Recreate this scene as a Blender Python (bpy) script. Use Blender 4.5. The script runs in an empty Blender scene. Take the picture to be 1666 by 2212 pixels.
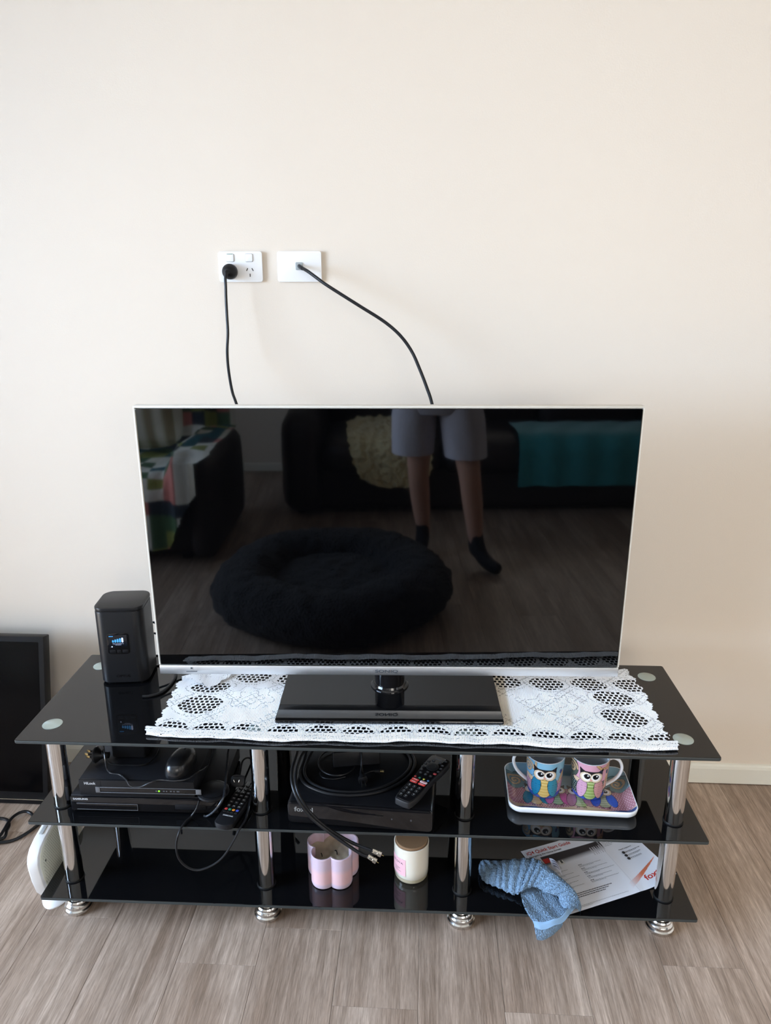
import bpy, bmesh, math, random
import numpy as np
from mathutils import Vector, Matrix, noise

random.seed(7); np.random.seed(7)
SC = bpy.context.scene
COL = SC.collection
PI = math.pi

# ------------------------------------------------------------------ camera, world, light, exposure
cam = bpy.data.cameras.new('camera')
cam_o = bpy.data.objects.new('camera', cam); COL.objects.link(cam_o)
yaw, pitch, roll = -0.05517, 0.28873, -0.00188
fw = Vector((math.sin(yaw)*math.cos(pitch), math.cos(yaw)*math.cos(pitch), -math.sin(pitch)))
rt0 = Vector((math.cos(yaw), -math.sin(yaw), 0)); up0 = rt0.cross(fw)
rt = rt0*math.cos(roll) + up0*math.sin(roll); up = up0*math.cos(roll) - rt0*math.sin(roll)
cam_o.matrix_world = Matrix(((rt.x, up.x, -fw.x, 0.0631), (rt.y, up.y, -fw.y, -1.9841), (rt.z, up.z, -fw.z, 1.4313), (0, 0, 0, 1)))
cam.sensor_fit = 'VERTICAL'; cam.sensor_height = 36.0
cam.lens = 1603.6*36.0/2212.0
cam.clip_start = 0.005
SC.camera = cam_o

world = bpy.data.worlds.new('daylight'); SC.world = world; world.use_nodes = True
world.node_tree.nodes['Background'].inputs[0].default_value = (0.75, 0.86, 1.0, 1)
world.node_tree.nodes['Background'].inputs[1].default_value = 1.0

def area(name, loc, rot, sx, sy, power, color):
    l = bpy.data.lights.new(name, 'AREA'); l.shape = 'RECTANGLE'; l.size = sx; l.size_y = sy
    l.energy = power; l.color = color
    o = bpy.data.objects.new(name, l); COL.objects.link(o); o.location = loc; o.rotation_euler = rot
    return o
RX0, RX1, RY0, CEIL = -2.7, 3.0, -4.5, 2.45
WIN1 = (-3.7, -0.80, 0.08, 2.15)      # y0,y1,z0,z1 in the left wall
WIN2 = (-4.1, -2.3, 0.55, 2.12)      # in the right wall
FILL_WIN = (0.2, 2.4, 0.95, 2.15)        # x0,x1,z0,z1 opening added in the wall behind the camera for frontal fill
DEG = PI/180
area('daylight_left', (RX0-1.0, -1.95, 1.85), (0, -50*DEG, 0), 2.6, 4.2, 1420, (0.525, 0.72, 1.0))
area('ground_bounce_left', (RX0-1.0, -1.9, 0.1), (0, -125*DEG, 0), 1.8, 3.6, 215, (1.0, 0.80, 0.54))
area('daylight_right', (RX1+0.9, -3.2, 1.75), (0, 50*DEG, 0), 2.2, 2.6, 25, (1.0, 0.97, 0.93))
area('fill_front', (1.3, RY0-0.8, 1.95), (50*DEG, 0, 0), 2.8, 2.0, 205, (1.0, 0.93, 0.83))  # added fill light, shining in through the added opening behind the camera

vs = SC.view_settings
vs.view_transform = 'Standard'; vs.look = 'None'; vs.gamma = 1.0; vs.use_curve_mapping = False
vs.exposure = -0.18

# ------------------------------------------------------------------ helpers
def lin(r, g, b):
    def f(c):
        c /= 255.0
        return c/12.92 if c <= 0.04045 else ((c+0.055)/1.055)**2.4
    return (f(r), f(g), f(b))

MATS = {}
def mat(name, color=(0.5, 0.5, 0.5), rough=0.5, metal=0.0, ior=1.5, bump=None, trans=0.0, emit=None, attr=None,
        sheen=0.0, sss=0.0, coat=0.0, spec=None, aniso=0.0, vary=None, alpha=None):
    if name in MATS: return MATS[name]
    m = bpy.data.materials.new(name); m.use_nodes = True
    nt = m.node_tree; b = nt.nodes['Principled BSDF']
    b.inputs['Base Color'].default_value = (*color, 1)
    b.inputs['Roughness'].default_value = rough
    b.inputs['Metallic'].default_value = metal
    b.inputs['IOR'].default_value = ior
    b.inputs['Transmission Weight'].default_value = trans
    b.inputs['Sheen Weight'].default_value = sheen
    b.inputs['Coat Weight'].default_value = coat
    if spec is not None: b.inputs['Specular IOR Level'].default_value = spec
    if sss:
        b.inputs['Subsurface Weight'].default_value = sss
        b.inputs['Subsurface Radius'].default_value = (0.02, 0.012, 0.01)
        b.inputs['Subsurface Scale'].default_value = 0.5
    if aniso: b.inputs['Anisotropic'].default_value = aniso
    if emit:
        b.inputs['Emission Color'].default_value = (*emit[0], 1); b.inputs['Emission Strength'].default_value = emit[1]
    if attr:
        a = nt.nodes.new('ShaderNodeAttribute'); a.attribute_name = attr
        nt.links.new(a.outputs['Color'], b.inputs['Base Color'])
    if vary:                                   # (scale, amount, detail): a mottled colour
        tc = nt.nodes.new('ShaderNodeTexCoord'); n = nt.nodes.new('ShaderNodeTexNoise')
        n.inputs['Scale'].default_value = vary[0]; n.inputs['Detail'].default_value = 5
        mx = nt.nodes.new('ShaderNodeMix'); mx.data_type = 'RGBA'
        mx.inputs['A'].default_value = (*[max(0, c*(1-vary[1])) for c in color], 1)
        mx.inputs['B'].default_value = (*[min(1, c*(1+vary[1])) for c in color], 1)
        nt.links.new(tc.outputs['Object'], n.inputs['Vector']); nt.links.new(n.outputs['Fac'], mx.inputs['Factor'])
        nt.links.new(mx.outputs['Result'], b.inputs['Base Color'])
    if bump:                                   # (scale, strength, distance)
        tc = nt.nodes.new('ShaderNodeTexCoord'); n = nt.nodes.new('ShaderNodeTexNoise')
        n.inputs['Scale'].default_value = bump[0]; n.inputs['Detail'].default_value = 4
        bp = nt.nodes.new('ShaderNodeBump'); bp.inputs['Strength'].default_value = bump[1]; bp.inputs['Distance'].default_value = bump[2]
        nt.links.new(tc.outputs['Object'], n.inputs['Vector']); nt.links.new(n.outputs['Fac'], bp.inputs['Height'])
        nt.links.new(bp.outputs['Normal'], b.inputs['Normal'])
    MATS[name] = m
    return m

def thing(name, label, cat, loc=(0, 0, 0), rz=0.0, group=None):
    o = bpy.data.objects.new(name, None); COL.objects.link(o)
    o.empty_display_size = 0.05
    o.location = loc; o.rotation_euler = (0, 0, rz)
    o['label'] = label; o['category'] = cat
    if group: o['group'] = group
    return o
def tag(o, label, cat, group=None):
    o['label'] = label; o['category'] = cat
    if group: o['group'] = group
    return o
def struct(o):
    o['kind'] = 'structure'; return o

def spline(P, n=8, closed=False):
    P = [Vector(p) for p in P]; out = []
    N = len(P)
    for i in range(N if closed else N-1):
        if closed:
            a, b, c, d = P[(i-1) % N], P[i], P[(i+1) % N], P[(i+2) % N]
        else:
            a = P[i-1] if i > 0 else P[0]*2-P[1]
            b, c = P[i], P[i+1]
            d = P[i+2] if i+2 < N else P[-1]*2-P[-2]
        for k in range(n):
            t = k/n
            out.append(0.5*((2*b)+(c-a)*t+(2*a-5*b+4*c-d)*t*t+(3*b-a-3*c+d)*t**3))
    if not closed: out.append(P[-1].copy())
    return out

class MB:
    def __init__(s): s.v = []; s.f = []
    def add(s, v, f):
        o = len(s.v); s.v += [tuple(p) for p in v]; s.f += [tuple(i+o for i in q) for q in f]; return s
    def box(s, c, d, bev=0.0, seg=2, rot=None):
        bm = bmesh.new(); bmesh.ops.create_cube(bm, size=1.0)
        for v in bm.verts: v.co = Vector((v.co.x*d[0], v.co.y*d[1], v.co.z*d[2]))
        if bev: bmesh.ops.bevel(bm, geom=bm.edges[:], offset=bev, segments=seg, affect='EDGES', profile=0.5)
        M = Matrix.Translation(c) @ (rot.to_4x4() if rot else Matrix.Identity(4))
        bm.verts.index_update()
        s.add([M @ v.co for v in bm.verts], [[v.index for v in f.verts] for f in bm.faces]); bm.free(); return s
    def prism(s, out, z0, z1, bev=0.0, axis='z'):
        """closed outline (list of (a,b)) extruded, with a small chamfered rim"""
        n = len(out); cx = sum(p[0] for p in out)/n; cy = sum(p[1] for p in out)/n
        def ring(z, inset):
            r = []
            for i in range(n):
                p = Vector(out[i]); a = Vector(out[i-1]); b = Vector(out[(i+1) % n])
                t = (b-a); t = t.normalized() if t.length > 1e-9 else Vector((1, 0))
                nn = Vector((t.y, -t.x)); q = p - nn*inset
                r.append((q.x, q.y, z))
            return r
        rings = [ring(z0, bev), ring(z0+bev, 0), ring(z1-bev, 0), ring(z1-bev*0.3, bev*0.3), ring(z1, bev)] if bev else [ring(z0, 0), ring(z1, 0)]
        V = [p for r in rings for p in r]; F = []
        for k in range(len(rings)-1):
            for i in range(n):
                j = (i+1) % n; F.append((k*n+i, k*n+j, (k+1)*n+j, (k+1)*n+i))
        F.append(tuple(range(n-1, -1, -1))); F.append(tuple((len(rings)-1)*n+i for i in range(n)))
        if axis == 'y': V = [(p[0], -p[2], p[1]) for p in V]      # outline in x,z, extruded towards -y
        if axis == 'x': V = [(p[2], p[0], p[1]) for p in V]       # outline in y,z, extruded along x
        return s.add(V, F)
    def lathe(s, prof, seg=32, c=(0, 0, 0), cap=True):
        V = []; F = []; m = len(prof)
        for r, z in prof:
            for i in range(seg):
                a = 2*PI*i/seg; V.append((c[0]+r*math.cos(a), c[1]+r*math.sin(a), c[2]+z))
        for k in range(m-1):
            for i in range(seg):
                j = (i+1) % seg; F.append((k*seg+i, k*seg+j, (k+1)*seg+j, (k+1)*seg+i))
        if cap:
            F.append(tuple(range(seg-1, -1, -1))); F.append(tuple((m-1)*seg+i for i in range(seg)))
        return s.add(V, F)
    def tube(s, pts, r, seg=8, n=6, closed=False, flat=1.0):
        P = spline(pts, n, closed) if n else [Vector(p) for p in pts]
        N = len(P); V = []; F = []; up_ = Vector((0, 0, 1)); prev = None
        for i, p in enumerate(P):
            if closed: t = (P[(i+1) % N]-P[i-1])
            else: t = P[min(i+1, N-1)]-P[max(i-1, 0)]
            t = t.normalized() if t.length > 1e-9 else Vector((1, 0, 0))
            if prev is None:
                a = up_ if abs(t.z) < 0.9 else Vector((1, 0, 0)); x = t.cross(a).normalized()
            else:
                x = prev - t*prev.dot(t); x = x.normalized() if x.length > 1e-6 else t.orthogonal().normalized()
            prev = x; y = t.cross(x)
            rr = r[i*len(r)//N] if isinstance(r, (list, tuple)) else r
            for k in range(seg):
                a = 2*PI*k/seg; V.append(p + x*rr*math.cos(a) + y*rr*flat*math.sin(a))
        for i in range(N if closed else N-1):
            for k in range(seg):
                l = (k+1) % seg; j = (i+1) % N
                F.append((i*seg+k, i*seg+l, j*seg+l, j*seg+k))
        if not closed:
            F.append(tuple(range(seg-1, -1, -1))); F.append(tuple((N-1)*seg+k for k in range(seg)))
        return s.add(V, F)
    def grid(s, G, wrap=False):
        G = np.asarray(G); n, m = G.shape[:2]; V = G.reshape(-1, 3).tolist(); F = []
        for i in range(n-1):
            for j in range(m if wrap else m-1):
                k = (j+1) % m; F.append((i*m+j, i*m+k, (i+1)*m+k, (i+1)*m+j))
        return s.add(V, F)
    def xf(s, M):
        s.v = [tuple(M @ Vector(p)) for p in s.v]; return s
    def mesh(s, name, smooth=35):
        me = bpy.data.meshes.new(name); me.from_pydata(s.v, [], s.f); me.update()
        bm = bmesh.new(); bm.from_mesh(me); bmesh.ops.recalc_face_normals(bm, faces=bm.faces[:]); bm.to_mesh(me); bm.free()
        if smooth:
            me.shade_smooth(); me.set_sharp_from_angle(angle=math.radians(smooth))
        return me
    def build(s, name, m, parent=None, loc=None, smooth=35, label=None):
        if loc is not None: s.v = [(p[0]-loc[0], p[1]-loc[1], p[2]-loc[2]) for p in s.v]
        o = bpy.data.objects.new(name, s.mesh(name, smooth)); COL.objects.link(o)
        if m: o.data.materials.append(m)
        if loc is not None: o.location = loc
        if parent: o.parent = parent
        if label: o['label'] = label
        return o

def link(name, me, parent=None, loc=None, rot=None, scale=None):
    o = bpy.data.objects.new(name, me); COL.objects.link(o)
    if parent: o.parent = parent
    if loc is not None: o.location = loc
    if rot is not None: o.rotation_euler = rot
    if scale is not None: o.scale = scale
    return o

def rrect(w, d, r, seg=6, c=(0, 0)):
    out = []
    for qx, qy, a0 in ((1, -1, -PI/2), (1, 1, 0), (-1, 1, PI/2), (-1, -1, PI)):
        for k in range(seg+1):
            a = a0+PI/2*k/seg
            out.append((c[0]+qx*(w/2-r)+r*math.cos(a), c[1]+qy*(d/2-r)+r*math.sin(a)))
    return out

_txt = {}
def text_mesh(body, bold=0.0):
    key = (body, bold)
    if key in _txt: return _txt[key]
    cu = bpy.data.curves.new('txt', 'FONT'); cu.body = body; cu.size = 1.0; cu.offset = bold; cu.resolution_u = 3
    o = bpy.data.objects.new('txt', cu); COL.objects.link(o)
    dg = bpy.context.evaluated_depsgraph_get(); me = bpy.data.meshes.new_from_object(o.evaluated_get(dg))
    V = np.array([v.co[:] for v in me.vertices]); F = [tuple(p.vertices) for p in me.polygons]
    bpy.data.objects.remove(o); bpy.data.curves.remove(cu); bpy.data.meshes.remove(me)
    _txt[key] = (V, F)
    return _txt[key]
def lettering(body, w, h, m, parent, fn, bold=0.0, name='lettering', slant=0.0, label=None):
    """flat letters fitted into a w x h box; fn maps (x,y) of the box to a point on the surface"""
    V, F = text_mesh(body, bold)
    lo = V.min(0); hi = V.max(0); sx = w/(hi[0]-lo[0]); sy = h/(hi[1]-lo[1])
    mb = MB(); mb.add([fn((v[0]-lo[0])*sx + slant*(v[1]-lo[1])*sy, (v[1]-lo[1])*sy) for v in V], F)
    me = bpy.data.meshes.new(name); me.from_pydata(mb.v, [], mb.f); me.update()
    o = bpy.data.objects.new(name, me); COL.objects.link(o); me.materials.append(m); o.parent = parent
    if label: o['label'] = label
    return o
def plane_fn(o, ex, ey):
    o = Vector(o); ex = Vector(ex); ey = Vector(ey)
    return lambda x, y: tuple(o+ex*x+ey*y)

def rel(pts, o): return [(p[0]-o[0], p[1]-o[1], p[2]-o[2]) for p in pts]

class Canvas:
    """a small painter: colour per grid vertex of a printed surface (w x h in metres)"""
    def __init__(s, w, h, nx, ny, bg):
        s.x, s.y = np.meshgrid(np.linspace(0, w, nx), np.linspace(0, h, ny)); s.c = np.zeros((ny, nx, 3)); s.c[:] = lin(*bg)
    def put(s, mask, col): s.c[mask] = lin(*col)
    def local(s, cx, cy, rot):
        a = math.radians(rot); dx = s.x-cx; dy = s.y-cy
        return dx*math.cos(a)+dy*math.sin(a), -dx*math.sin(a)+dy*math.cos(a)
    def ell(s, cx, cy, rx, ry, col, rot=0, line=0.0, lc=(40, 34, 34), keep=None):
        u, v = s.local(cx, cy, rot); d = (u/rx)**2+(v/ry)**2
        if line:
            s.put(((u/(rx+line))**2+(v/(ry+line))**2 <= 1) & (True if keep is None else keep), lc)
        m = d <= 1
        if keep is not None: m &= keep
        s.put(m, col); return m
    def poly(s, pts, col):
        m = np.zeros_like(s.x, bool); n = len(pts)
        for i in range(n):
            (x1, y1), (x2, y2) = pts[i], pts[(i+1) % n]
            c = ((y1 > s.y) != (y2 > s.y)); c &= s.x < (x2-x1)*(s.y-y1)/((y2-y1) if y2 != y1 else 1e-12)+x1
            m ^= c
        s.put(m, col); return m
    def line(s, pts, w, col):
        for (x1, y1), (x2, y2) in zip(pts, pts[1:]):
            dx, dy = x2-x1, y2-y1; L = dx*dx+dy*dy+1e-12
            t = np.clip(((s.x-x1)*dx+(s.y-y1)*dy)/L, 0, 1)
            s.put((s.x-x1-t*dx)**2+(s.y-y1-t*dy)**2 < w*w, col)
    def dots(s, mask, pitch, r, col):
        row = np.floor(s.y/pitch); fx = (s.x/pitch+0.5*(row % 2)) % 1-0.5; fy = (s.y/pitch) % 1-0.5
        s.put(mask & (fx*fx+fy*fy < (r/pitch)**2), col)
    def stripes(s, mask, pitch, w, col, rot=0):
        a = math.radians(rot); q = (s.y*math.cos(a)+s.x*math.sin(a))/pitch % 1
        s.put(mask & (q < w/pitch), col)
    def spiral(s, cx, cy, r, col, lc=(60, 48, 40), turns=2.0, w=0.0022, flip=1):
        P = []
        for k in range(60):
            a = k/59*turns*2*PI; q = r*(1-k/59*0.92); P.append((cx+flip*q*math.cos(a), cy+q*math.sin(a)))
        s.line(P, w+0.0006, lc); s.line(P, w, col)
def colour(o, C):
    me = o.data; at = me.color_attributes.new('print', 'FLOAT_COLOR', 'POINT')
    c = np.ones((len(me.vertices), 4), np.float32); c[:len(C), :3] = C
    at.data.foreach_set('color', c.ravel())

# ------------------------------------------------------------------ materials
wall_m = mat('wall_paint', lin(224, 211, 195), 0.62, bump=(260, 0.12, 0.002), vary=(0.8, 0.012))
ceil_m = mat('ceiling_paint', lin(240, 238, 232), 0.8)
trim_m = mat('trim_paint', lin(226, 222, 208), 0.45)
chrome = mat('chrome', (0.74, 0.72, 0.69), 0.09, 1.0, bump=(30, 0.03, 0.001))
glass_k = mat('black_glass', (0.0035, 0.0035, 0.004), 0.035, ior=1.52)
edge_k = mat('glass_edge', (0.030, 0.035, 0.034), 0.35)
screen_k = mat('screen_glass', (0.0008, 0.0008, 0.001), 0.03, ior=1.62)
screen_mt = mat('matte_screen', (0.0015, 0.0015, 0.002), 0.2, spec=0.15)
alu = mat('brushed_aluminium', (0.88, 0.88, 0.88), 0.42, 1.0, bump=(60, 0.05, 0.001), aniso=0.5)
silver_p = mat('silver_plastic', lin(214, 208, 196), 0.35)
blk = mat('black_plastic', (0.007, 0.007, 0.008), 0.42, spec=0.25)
blk_sat = mat('black_satin', (0.007, 0.007, 0.008), 0.36, bump=(900, 0.08, 0.0005), spec=0.28)
blk_gl = mat('black_gloss', (0.006, 0.0055, 0.006), 0.06, ior=1.5)
blk_mt = mat('black_metal_case', (0.008, 0.008, 0.010), 0.5, bump=(1500, 0.1, 0.0003), spec=0.3)
rub = mat('rubber_cable', (0.006, 0.006, 0.007), 0.40, spec=0.3)
navy_c = mat('navy_cable', (0.012, 0.03, 0.05), 0.4)
white_p = mat('white_plastic', lin(240, 239, 238), 0.32)
grey_p = mat('grey_plastic', lin(165, 166, 166), 0.4)
dark_slot = mat('dark_slot', (0.03, 0.028, 0.025), 0.6)
nickel = mat('nickel', (0.7, 0.66, 0.58), 0.22, 1.0)
brass = mat('brass', (0.80, 0.62, 0.30), 0.25, 1.0)
ink_w = mat('white_print', lin(190, 190, 190), 0.5)
ink_lg = mat('grey_print', lin(120, 120, 122), 0.5)
ink_d = mat('dark_print', lin(70, 74, 80), 0.5)
ink_k = mat('black_print', lin(35, 35, 38), 0.6)
ink_r = mat('red_print', lin(190, 48, 36), 0.6)

def wood_material():
    m = bpy.data.materials.new('vinyl_plank'); m.use_nodes = True; nt = m.node_tree; N = nt.nodes; L = nt.links
    b = N['Principled BSDF']; b.inputs['Roughness'].default_value = 0.52
    tc = N.new('ShaderNodeTexCoord'); oi = N.new('ShaderNodeObjectInfo')
    off = N.new('ShaderNodeVectorMath'); off.operation = 'MULTIPLY'; off.inputs[1].default_value = (37, 91, 13)
    comb = N.new('ShaderNodeCombineXYZ')
    for k in range(3): L.new(oi.outputs['Random'], comb.inputs[k])
    L.new(comb.outputs[0], off.inputs[0])
    add = N.new('ShaderNodeVectorMath'); L.new(tc.outputs['Object'], add.inputs[0]); L.new(off.outputs[0], add.inputs[1])
    def nz(sx, sy, det, dist=0.0, rough=0.55):
        mp = N.new('ShaderNodeMapping'); mp.inputs['Scale'].default_value = (sx, sy, 1); L.new(add.outputs[0], mp.inputs['Vector'])
        n = N.new('ShaderNodeTexNoise'); n.inputs['Scale'].default_value = 1.0; n.inputs['Detail'].default_value = det
        n.inputs['Distortion'].default_value = dist; n.inputs['Roughness'].default_value = rough
        L.new(mp.outputs[0], n.inputs['Vector']); return n.outputs['Fac']
    broad = nz(9, 1.1, 3, 0.6); fine = nz(340, 20, 3, 0.3, 0.7); med = nz(60, 2.6, 4, 0.9)
    r1 = N.new('ShaderNodeValToRGB'); L.new(broad, r1.inputs[0])
    r1.color_ramp.elements[0].position = 0.32; r1.color_ramp.elements[0].color = (*lin(144, 122, 104), 1)
    r1.color_ramp.elements[1].position = 0.7; r1.color_ramp.elements[1].color = (*lin(186, 166, 149), 1)
    r2 = N.new('ShaderNodeValToRGB'); L.new(med, r2.inputs[0])
    r2.color_ramp.elements[0].position = 0.35; r2.color_ramp.elements[0].color = (0.66, 0.63, 0.60, 1)
    r2.color_ramp.elements[1].position = 0.66; r2.color_ramp.elements[1].color = (1.16, 1.16, 1.17, 1)
    r3 = N.new('ShaderNodeValToRGB'); L.new(fine, r3.inputs[0])
    r3.color_ramp.elements[0].position = 0.3; r3.color_ramp.elements[0].color = (0.60, 0.57, 0.54, 1)
    r3.color_ramp.elements[1].position = 0.68; r3.color_ramp.elements[1].color = (1.22, 1.22, 1.22, 1)
    m1 = N.new('ShaderNodeMix'); m1.data_type = 'RGBA'; m1.blend_type = 'MULTIPLY'; m1.inputs['Factor'].default_value = 0.8
    L.new(r1.outputs[0], m1.inputs['A']); L.new(r2.outputs[0], m1.inputs['B'])
    m2 = N.new('ShaderNodeMix'); m2.data_type = 'RGBA'; m2.blend_type = 'MULTIPLY'; m2.inputs['Factor'].default_value = 0.85
    L.new(m1.outputs['Result'], m2.inputs['A']); L.new(r3.outputs[0], m2.inputs['B'])
    hv = N.new('ShaderNodeHueSaturation'); L.new(m2.outputs['Result'], hv.inputs['Color'])
    mr = N.new('ShaderNodeMapRange'); L.new(oi.outputs['Random'], mr.inputs[0]); mr.inputs[3].default_value = 0.965; mr.inputs[4].default_value = 1.035
    L.new(mr.outputs[0], hv.inputs['Value']); L.new(hv.outputs[0], b.inputs['Base Color'])
    bp = N.new('ShaderNodeBump'); bp.inputs['Strength'].default_value = 0.18; bp.inputs['Distance'].default_value = 0.0008
    L.new(fine, bp.inputs['Height']); L.new(bp.outputs[0], b.inputs['Normal'])
    return m
wood_m = wood_material()

# ------------------------------------------------------------------ the room
struct(MB().box(((RX0+RX1)/2, 0.06, CEIL/2), (RX1-RX0+0.24, 0.12, CEIL)).build('wall_back', wall_m, smooth=0))
_x0, _x1, _z0, _z1 = FILL_WIN; _f = MB(); _y = RY0-0.06
_f.box(((RX0-0.12+_x0)/2, _y, CEIL/2), (_x0-RX0+0.12, 0.12, CEIL)); _f.box(((RX1+0.12+_x1)/2, _y, CEIL/2), (RX1+0.12-_x1, 0.12, CEIL))
_f.box(((_x0+_x1)/2, _y, _z0/2), (_x1-_x0, 0.12, _z0)); _f.box(((_x0+_x1)/2, _y, (_z1+CEIL)/2), (_x1-_x0, 0.12, CEIL-_z1))
struct(_f.build('wall_front', wall_m, smooth=0))
struct(MB().box(((RX0+RX1)/2, RY0/2, CEIL+0.05), (RX1-RX0+0.24, -RY0+0.24, 0.1)).build('ceiling', ceil_m, smooth=0))
def side_wall(name, x0, x1, W):
    y0, y1, z0, z1 = W; xc = (x0+x1)/2; t = x1-x0; mb = MB()
    mb.box((xc, (RY0+y0)/2, CEIL/2), (t, y0-RY0, CEIL)); mb.box((xc, y1/2, CEIL/2), (t, -y1, CEIL))
    mb.box((xc, (y0+y1)/2, z0/2), (t, y1-y0, z0)); mb.box((xc, (y0+y1)/2, (z1+CEIL)/2), (t, y1-y0, CEIL-z1))
    return struct(mb.build(name, wall_m, smooth=0))
side_wall('wall_left', RX0-0.12, RX0, WIN1); side_wall('wall_right', RX1, RX1+0.12, WIN2)
pane_m = bpy.data.materials.new('window_pane'); pane_m.use_nodes = True
_nt = pane_m.node_tree; _nt.nodes.remove(_nt.nodes['Principled BSDF'])
_t = _nt.nodes.new('ShaderNodeBsdfTransparent'); _g = _nt.nodes.new('ShaderNodeBsdfGlossy'); _g.inputs['Roughness'].default_value = 0.02
_fr = _nt.nodes.new('ShaderNodeFresnel'); _fr.inputs[0].default_value = 1.45; _mx = _nt.nodes.new('ShaderNodeMixShader')
_nt.links.new(_fr.outputs[0], _mx.inputs[0]); _nt.links.new(_t.outputs[0], _mx.inputs[1]); _nt.links.new(_g.outputs[0], _mx.inputs[2])
_nt.links.new(_mx.outputs[0], _nt.nodes['Material Output'].inputs[0])
frame_m = mat('window_frame_paint', lin(225, 225, 222), 0.4)
def window(name, x, W, n):
    y0, y1, z0, z1 = W; mb = MB()
    for z in (z0+0.025, z1-0.025): mb.box((x, (y0+y1)/2, z), (0.07, y1-y0, 0.05), 0.004)
    for k in range(n+1):
        y = y0+0.025+(y1-y0-0.05)*k/n; mb.box((x, y, (z0+z1)/2), (0.07, 0.05, z1-z0-0.1), 0.004)
    o = struct(mb.build(name, frame_m))
    for k in range(n):
        w = (y1-y0-0.05)/n; MB().box((x, y0+0.025+w*(k+0.5), (z0+z1)/2), (0.006, w-0.05, z1-z0-0.1)).build('pane', pane_m, o, smooth=0)
window('window_1', RX0-0.06, WIN1, 2); window('window_2', RX1+0.06, WIN2, 2)
_w = MB()
for z in (_z0+0.025, _z1-0.025): _w.box(((_x0+_x1)/2, _y, z), (_x1-_x0, 0.07, 0.05), 0.004)
for k in range(3): _w.box((_x0+0.025+(_x1-_x0-0.05)*k/2, _y, (_z0+_z1)/2), (0.05, 0.07, _z1-_z0-0.1), 0.004)
_w = struct(_w.build('added_fill_window', frame_m))  # unseen window, added to carry the frontal fill
for k in range(2):
    w = (_x1-_x0-0.05)/2; MB().box((_x0+0.025+w*(k+0.5), _y, (_z0+_z1)/2), (w-0.05, 0.006, _z1-_z0-0.1)).build('pane', pane_m, _w, smooth=0)
def baseboard(name, a, b, nrm):
    a = Vector(a); b = Vector(b); n = Vector(nrm); L = (b-a).length; d = (b-a).normalized()
    prof = [(0, 0.003), (0.012, 0.003), (0.012, 0.052), (0.010, 0.060), (0.006, 0.065), (0, 0.066)]
    V = []; F = []; m = len(prof)
    for e in (a, b):
        for o_, z in prof: p = e+n*o_; V.append((p.x, p.y, z))
    for i in range(m):
        j = (i+1) % m; F.append((i, j, m+j, m+i))
    F += [tuple(range(m)), tuple(range(2*m-1, m-1, -1))]
    return struct(MB().add(V, F).build(name, trim_m, smooth=0))
baseboard('baseboard_back', (RX0, 0, 0), (RX1, 0, 0), (0, -1, 0))
baseboard('baseboard_front', (RX0, RY0, 0), (RX1, RY0, 0), (0, 1, 0))
baseboard('baseboard_right', (RX1, RY0, 0), (RX1, 0, 0), (-1, 0, 0))
# floor: every plank is a piece of its own on a dark underlay
floor = struct(MB().box(((RX0+RX1)/2, RY0/2, -0.029), (RX1-RX0+0.24, -RY0+0.24, 0.05)).build('floor', mat('underlay', lin(120, 104, 92), 0.8), smooth=0))
PW, PLN = 0.18, 1.22
def plank_mesh(w, l):
    b = 0.0004
    V = [(-w/2, -l/2, -0.004), (w/2, -l/2, -0.004), (w/2, l/2, -0.004), (-w/2, l/2, -0.004),
         (-w/2, -l/2, -b), (w/2, -l/2, -b), (w/2, l/2, -b), (-w/2, l/2, -b),
         (-w/2+b, -l/2+b, 0), (w/2-b, -l/2+b, 0), (w/2-b, l/2-b, 0), (-w/2+b, l/2-b, 0)]
    F = [(0, 3, 2, 1)]
    for k in (0, 4):
        for i in range(4): j = (i+1) % 4; F.append((k+i, k+j, k+4+j, k+4+i))
    F.append((8, 9, 10, 11))
    me = bpy.data.meshes.new('plank'); me.from_pydata(V, [], F); me.materials.append(wood_m); return me
pl_full = plank_mesh(PW-0.0006, PLN-0.0006); pl_cache = {}
k0 = int(math.floor((RX0+0.297)/PW)); rs = random.Random(3)
x = -0.297+k0*PW
while x < RX1:
    cx = x+PW/2; first = -0.712 if abs(x+0.477) < 0.02 else -rs.uniform(0.05, PLN)
    ys = [0.0]; y = first
    while y > RY0: ys.append(y); y -= PLN
    ys.append(RY0)
    for a, b in zip(ys, ys[1:]):
        l = a-b
        if l < 0.02: continue
        if abs(l-PLN) < 1e-4: me = pl_full
        else: me = plank_mesh(PW-0.0006, l-0.0006)
        link('plank', me, floor, (cx, (a+b)/2, 0))
    x += PW

# ------------------------------------------------------------------ the other side of the room (mirrored in the screen)
def pillow(c, d, r, puff=0.0, n=10, wob=0.0, seed=0):
    """a padded block: rounded box with bulging faces; returns an MB"""
    bm = bmesh.new(); bmesh.ops.create_cube(bm, size=1.0); bmesh.ops.subdivide_edges(bm, edges=bm.edges[:], cuts=n, use_grid_fill=True)
    bm.verts.index_update(); V = []
    for v in bm.verts:
        p = v.co*2; q = []
        for k in range(3):
            h = d[k]/2; core = max(h-r, 0); q.append(max(-core, min(core, p[k]*h)))
        full = Vector([p[k]*d[k]/2 for k in range(3)]); core = Vector(q); e = full-core
        pos = core+(e.normalized()*r if e.length > 1e-6 else Vector((0, 0, 0)))
        f = [1-abs(x) for x in p]
        for k in range(3):
            a, b = (k+1) % 3, (k+2) % 3
            if abs(p[k]) > 0.99: pos[k] += math.copysign(puff*max(0, 1-p[a]**2)*max(0, 1-p[b]**2), p[k])
        if wob: pos += noise.noise_vector(pos*7+Vector((seed*3.1, 0, 0)))*wob
        V.append(pos+Vector(c))
    F = [[v.index for v in f.verts] for f in bm.faces]; bm.free()
    return MB().add(V, F)
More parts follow.
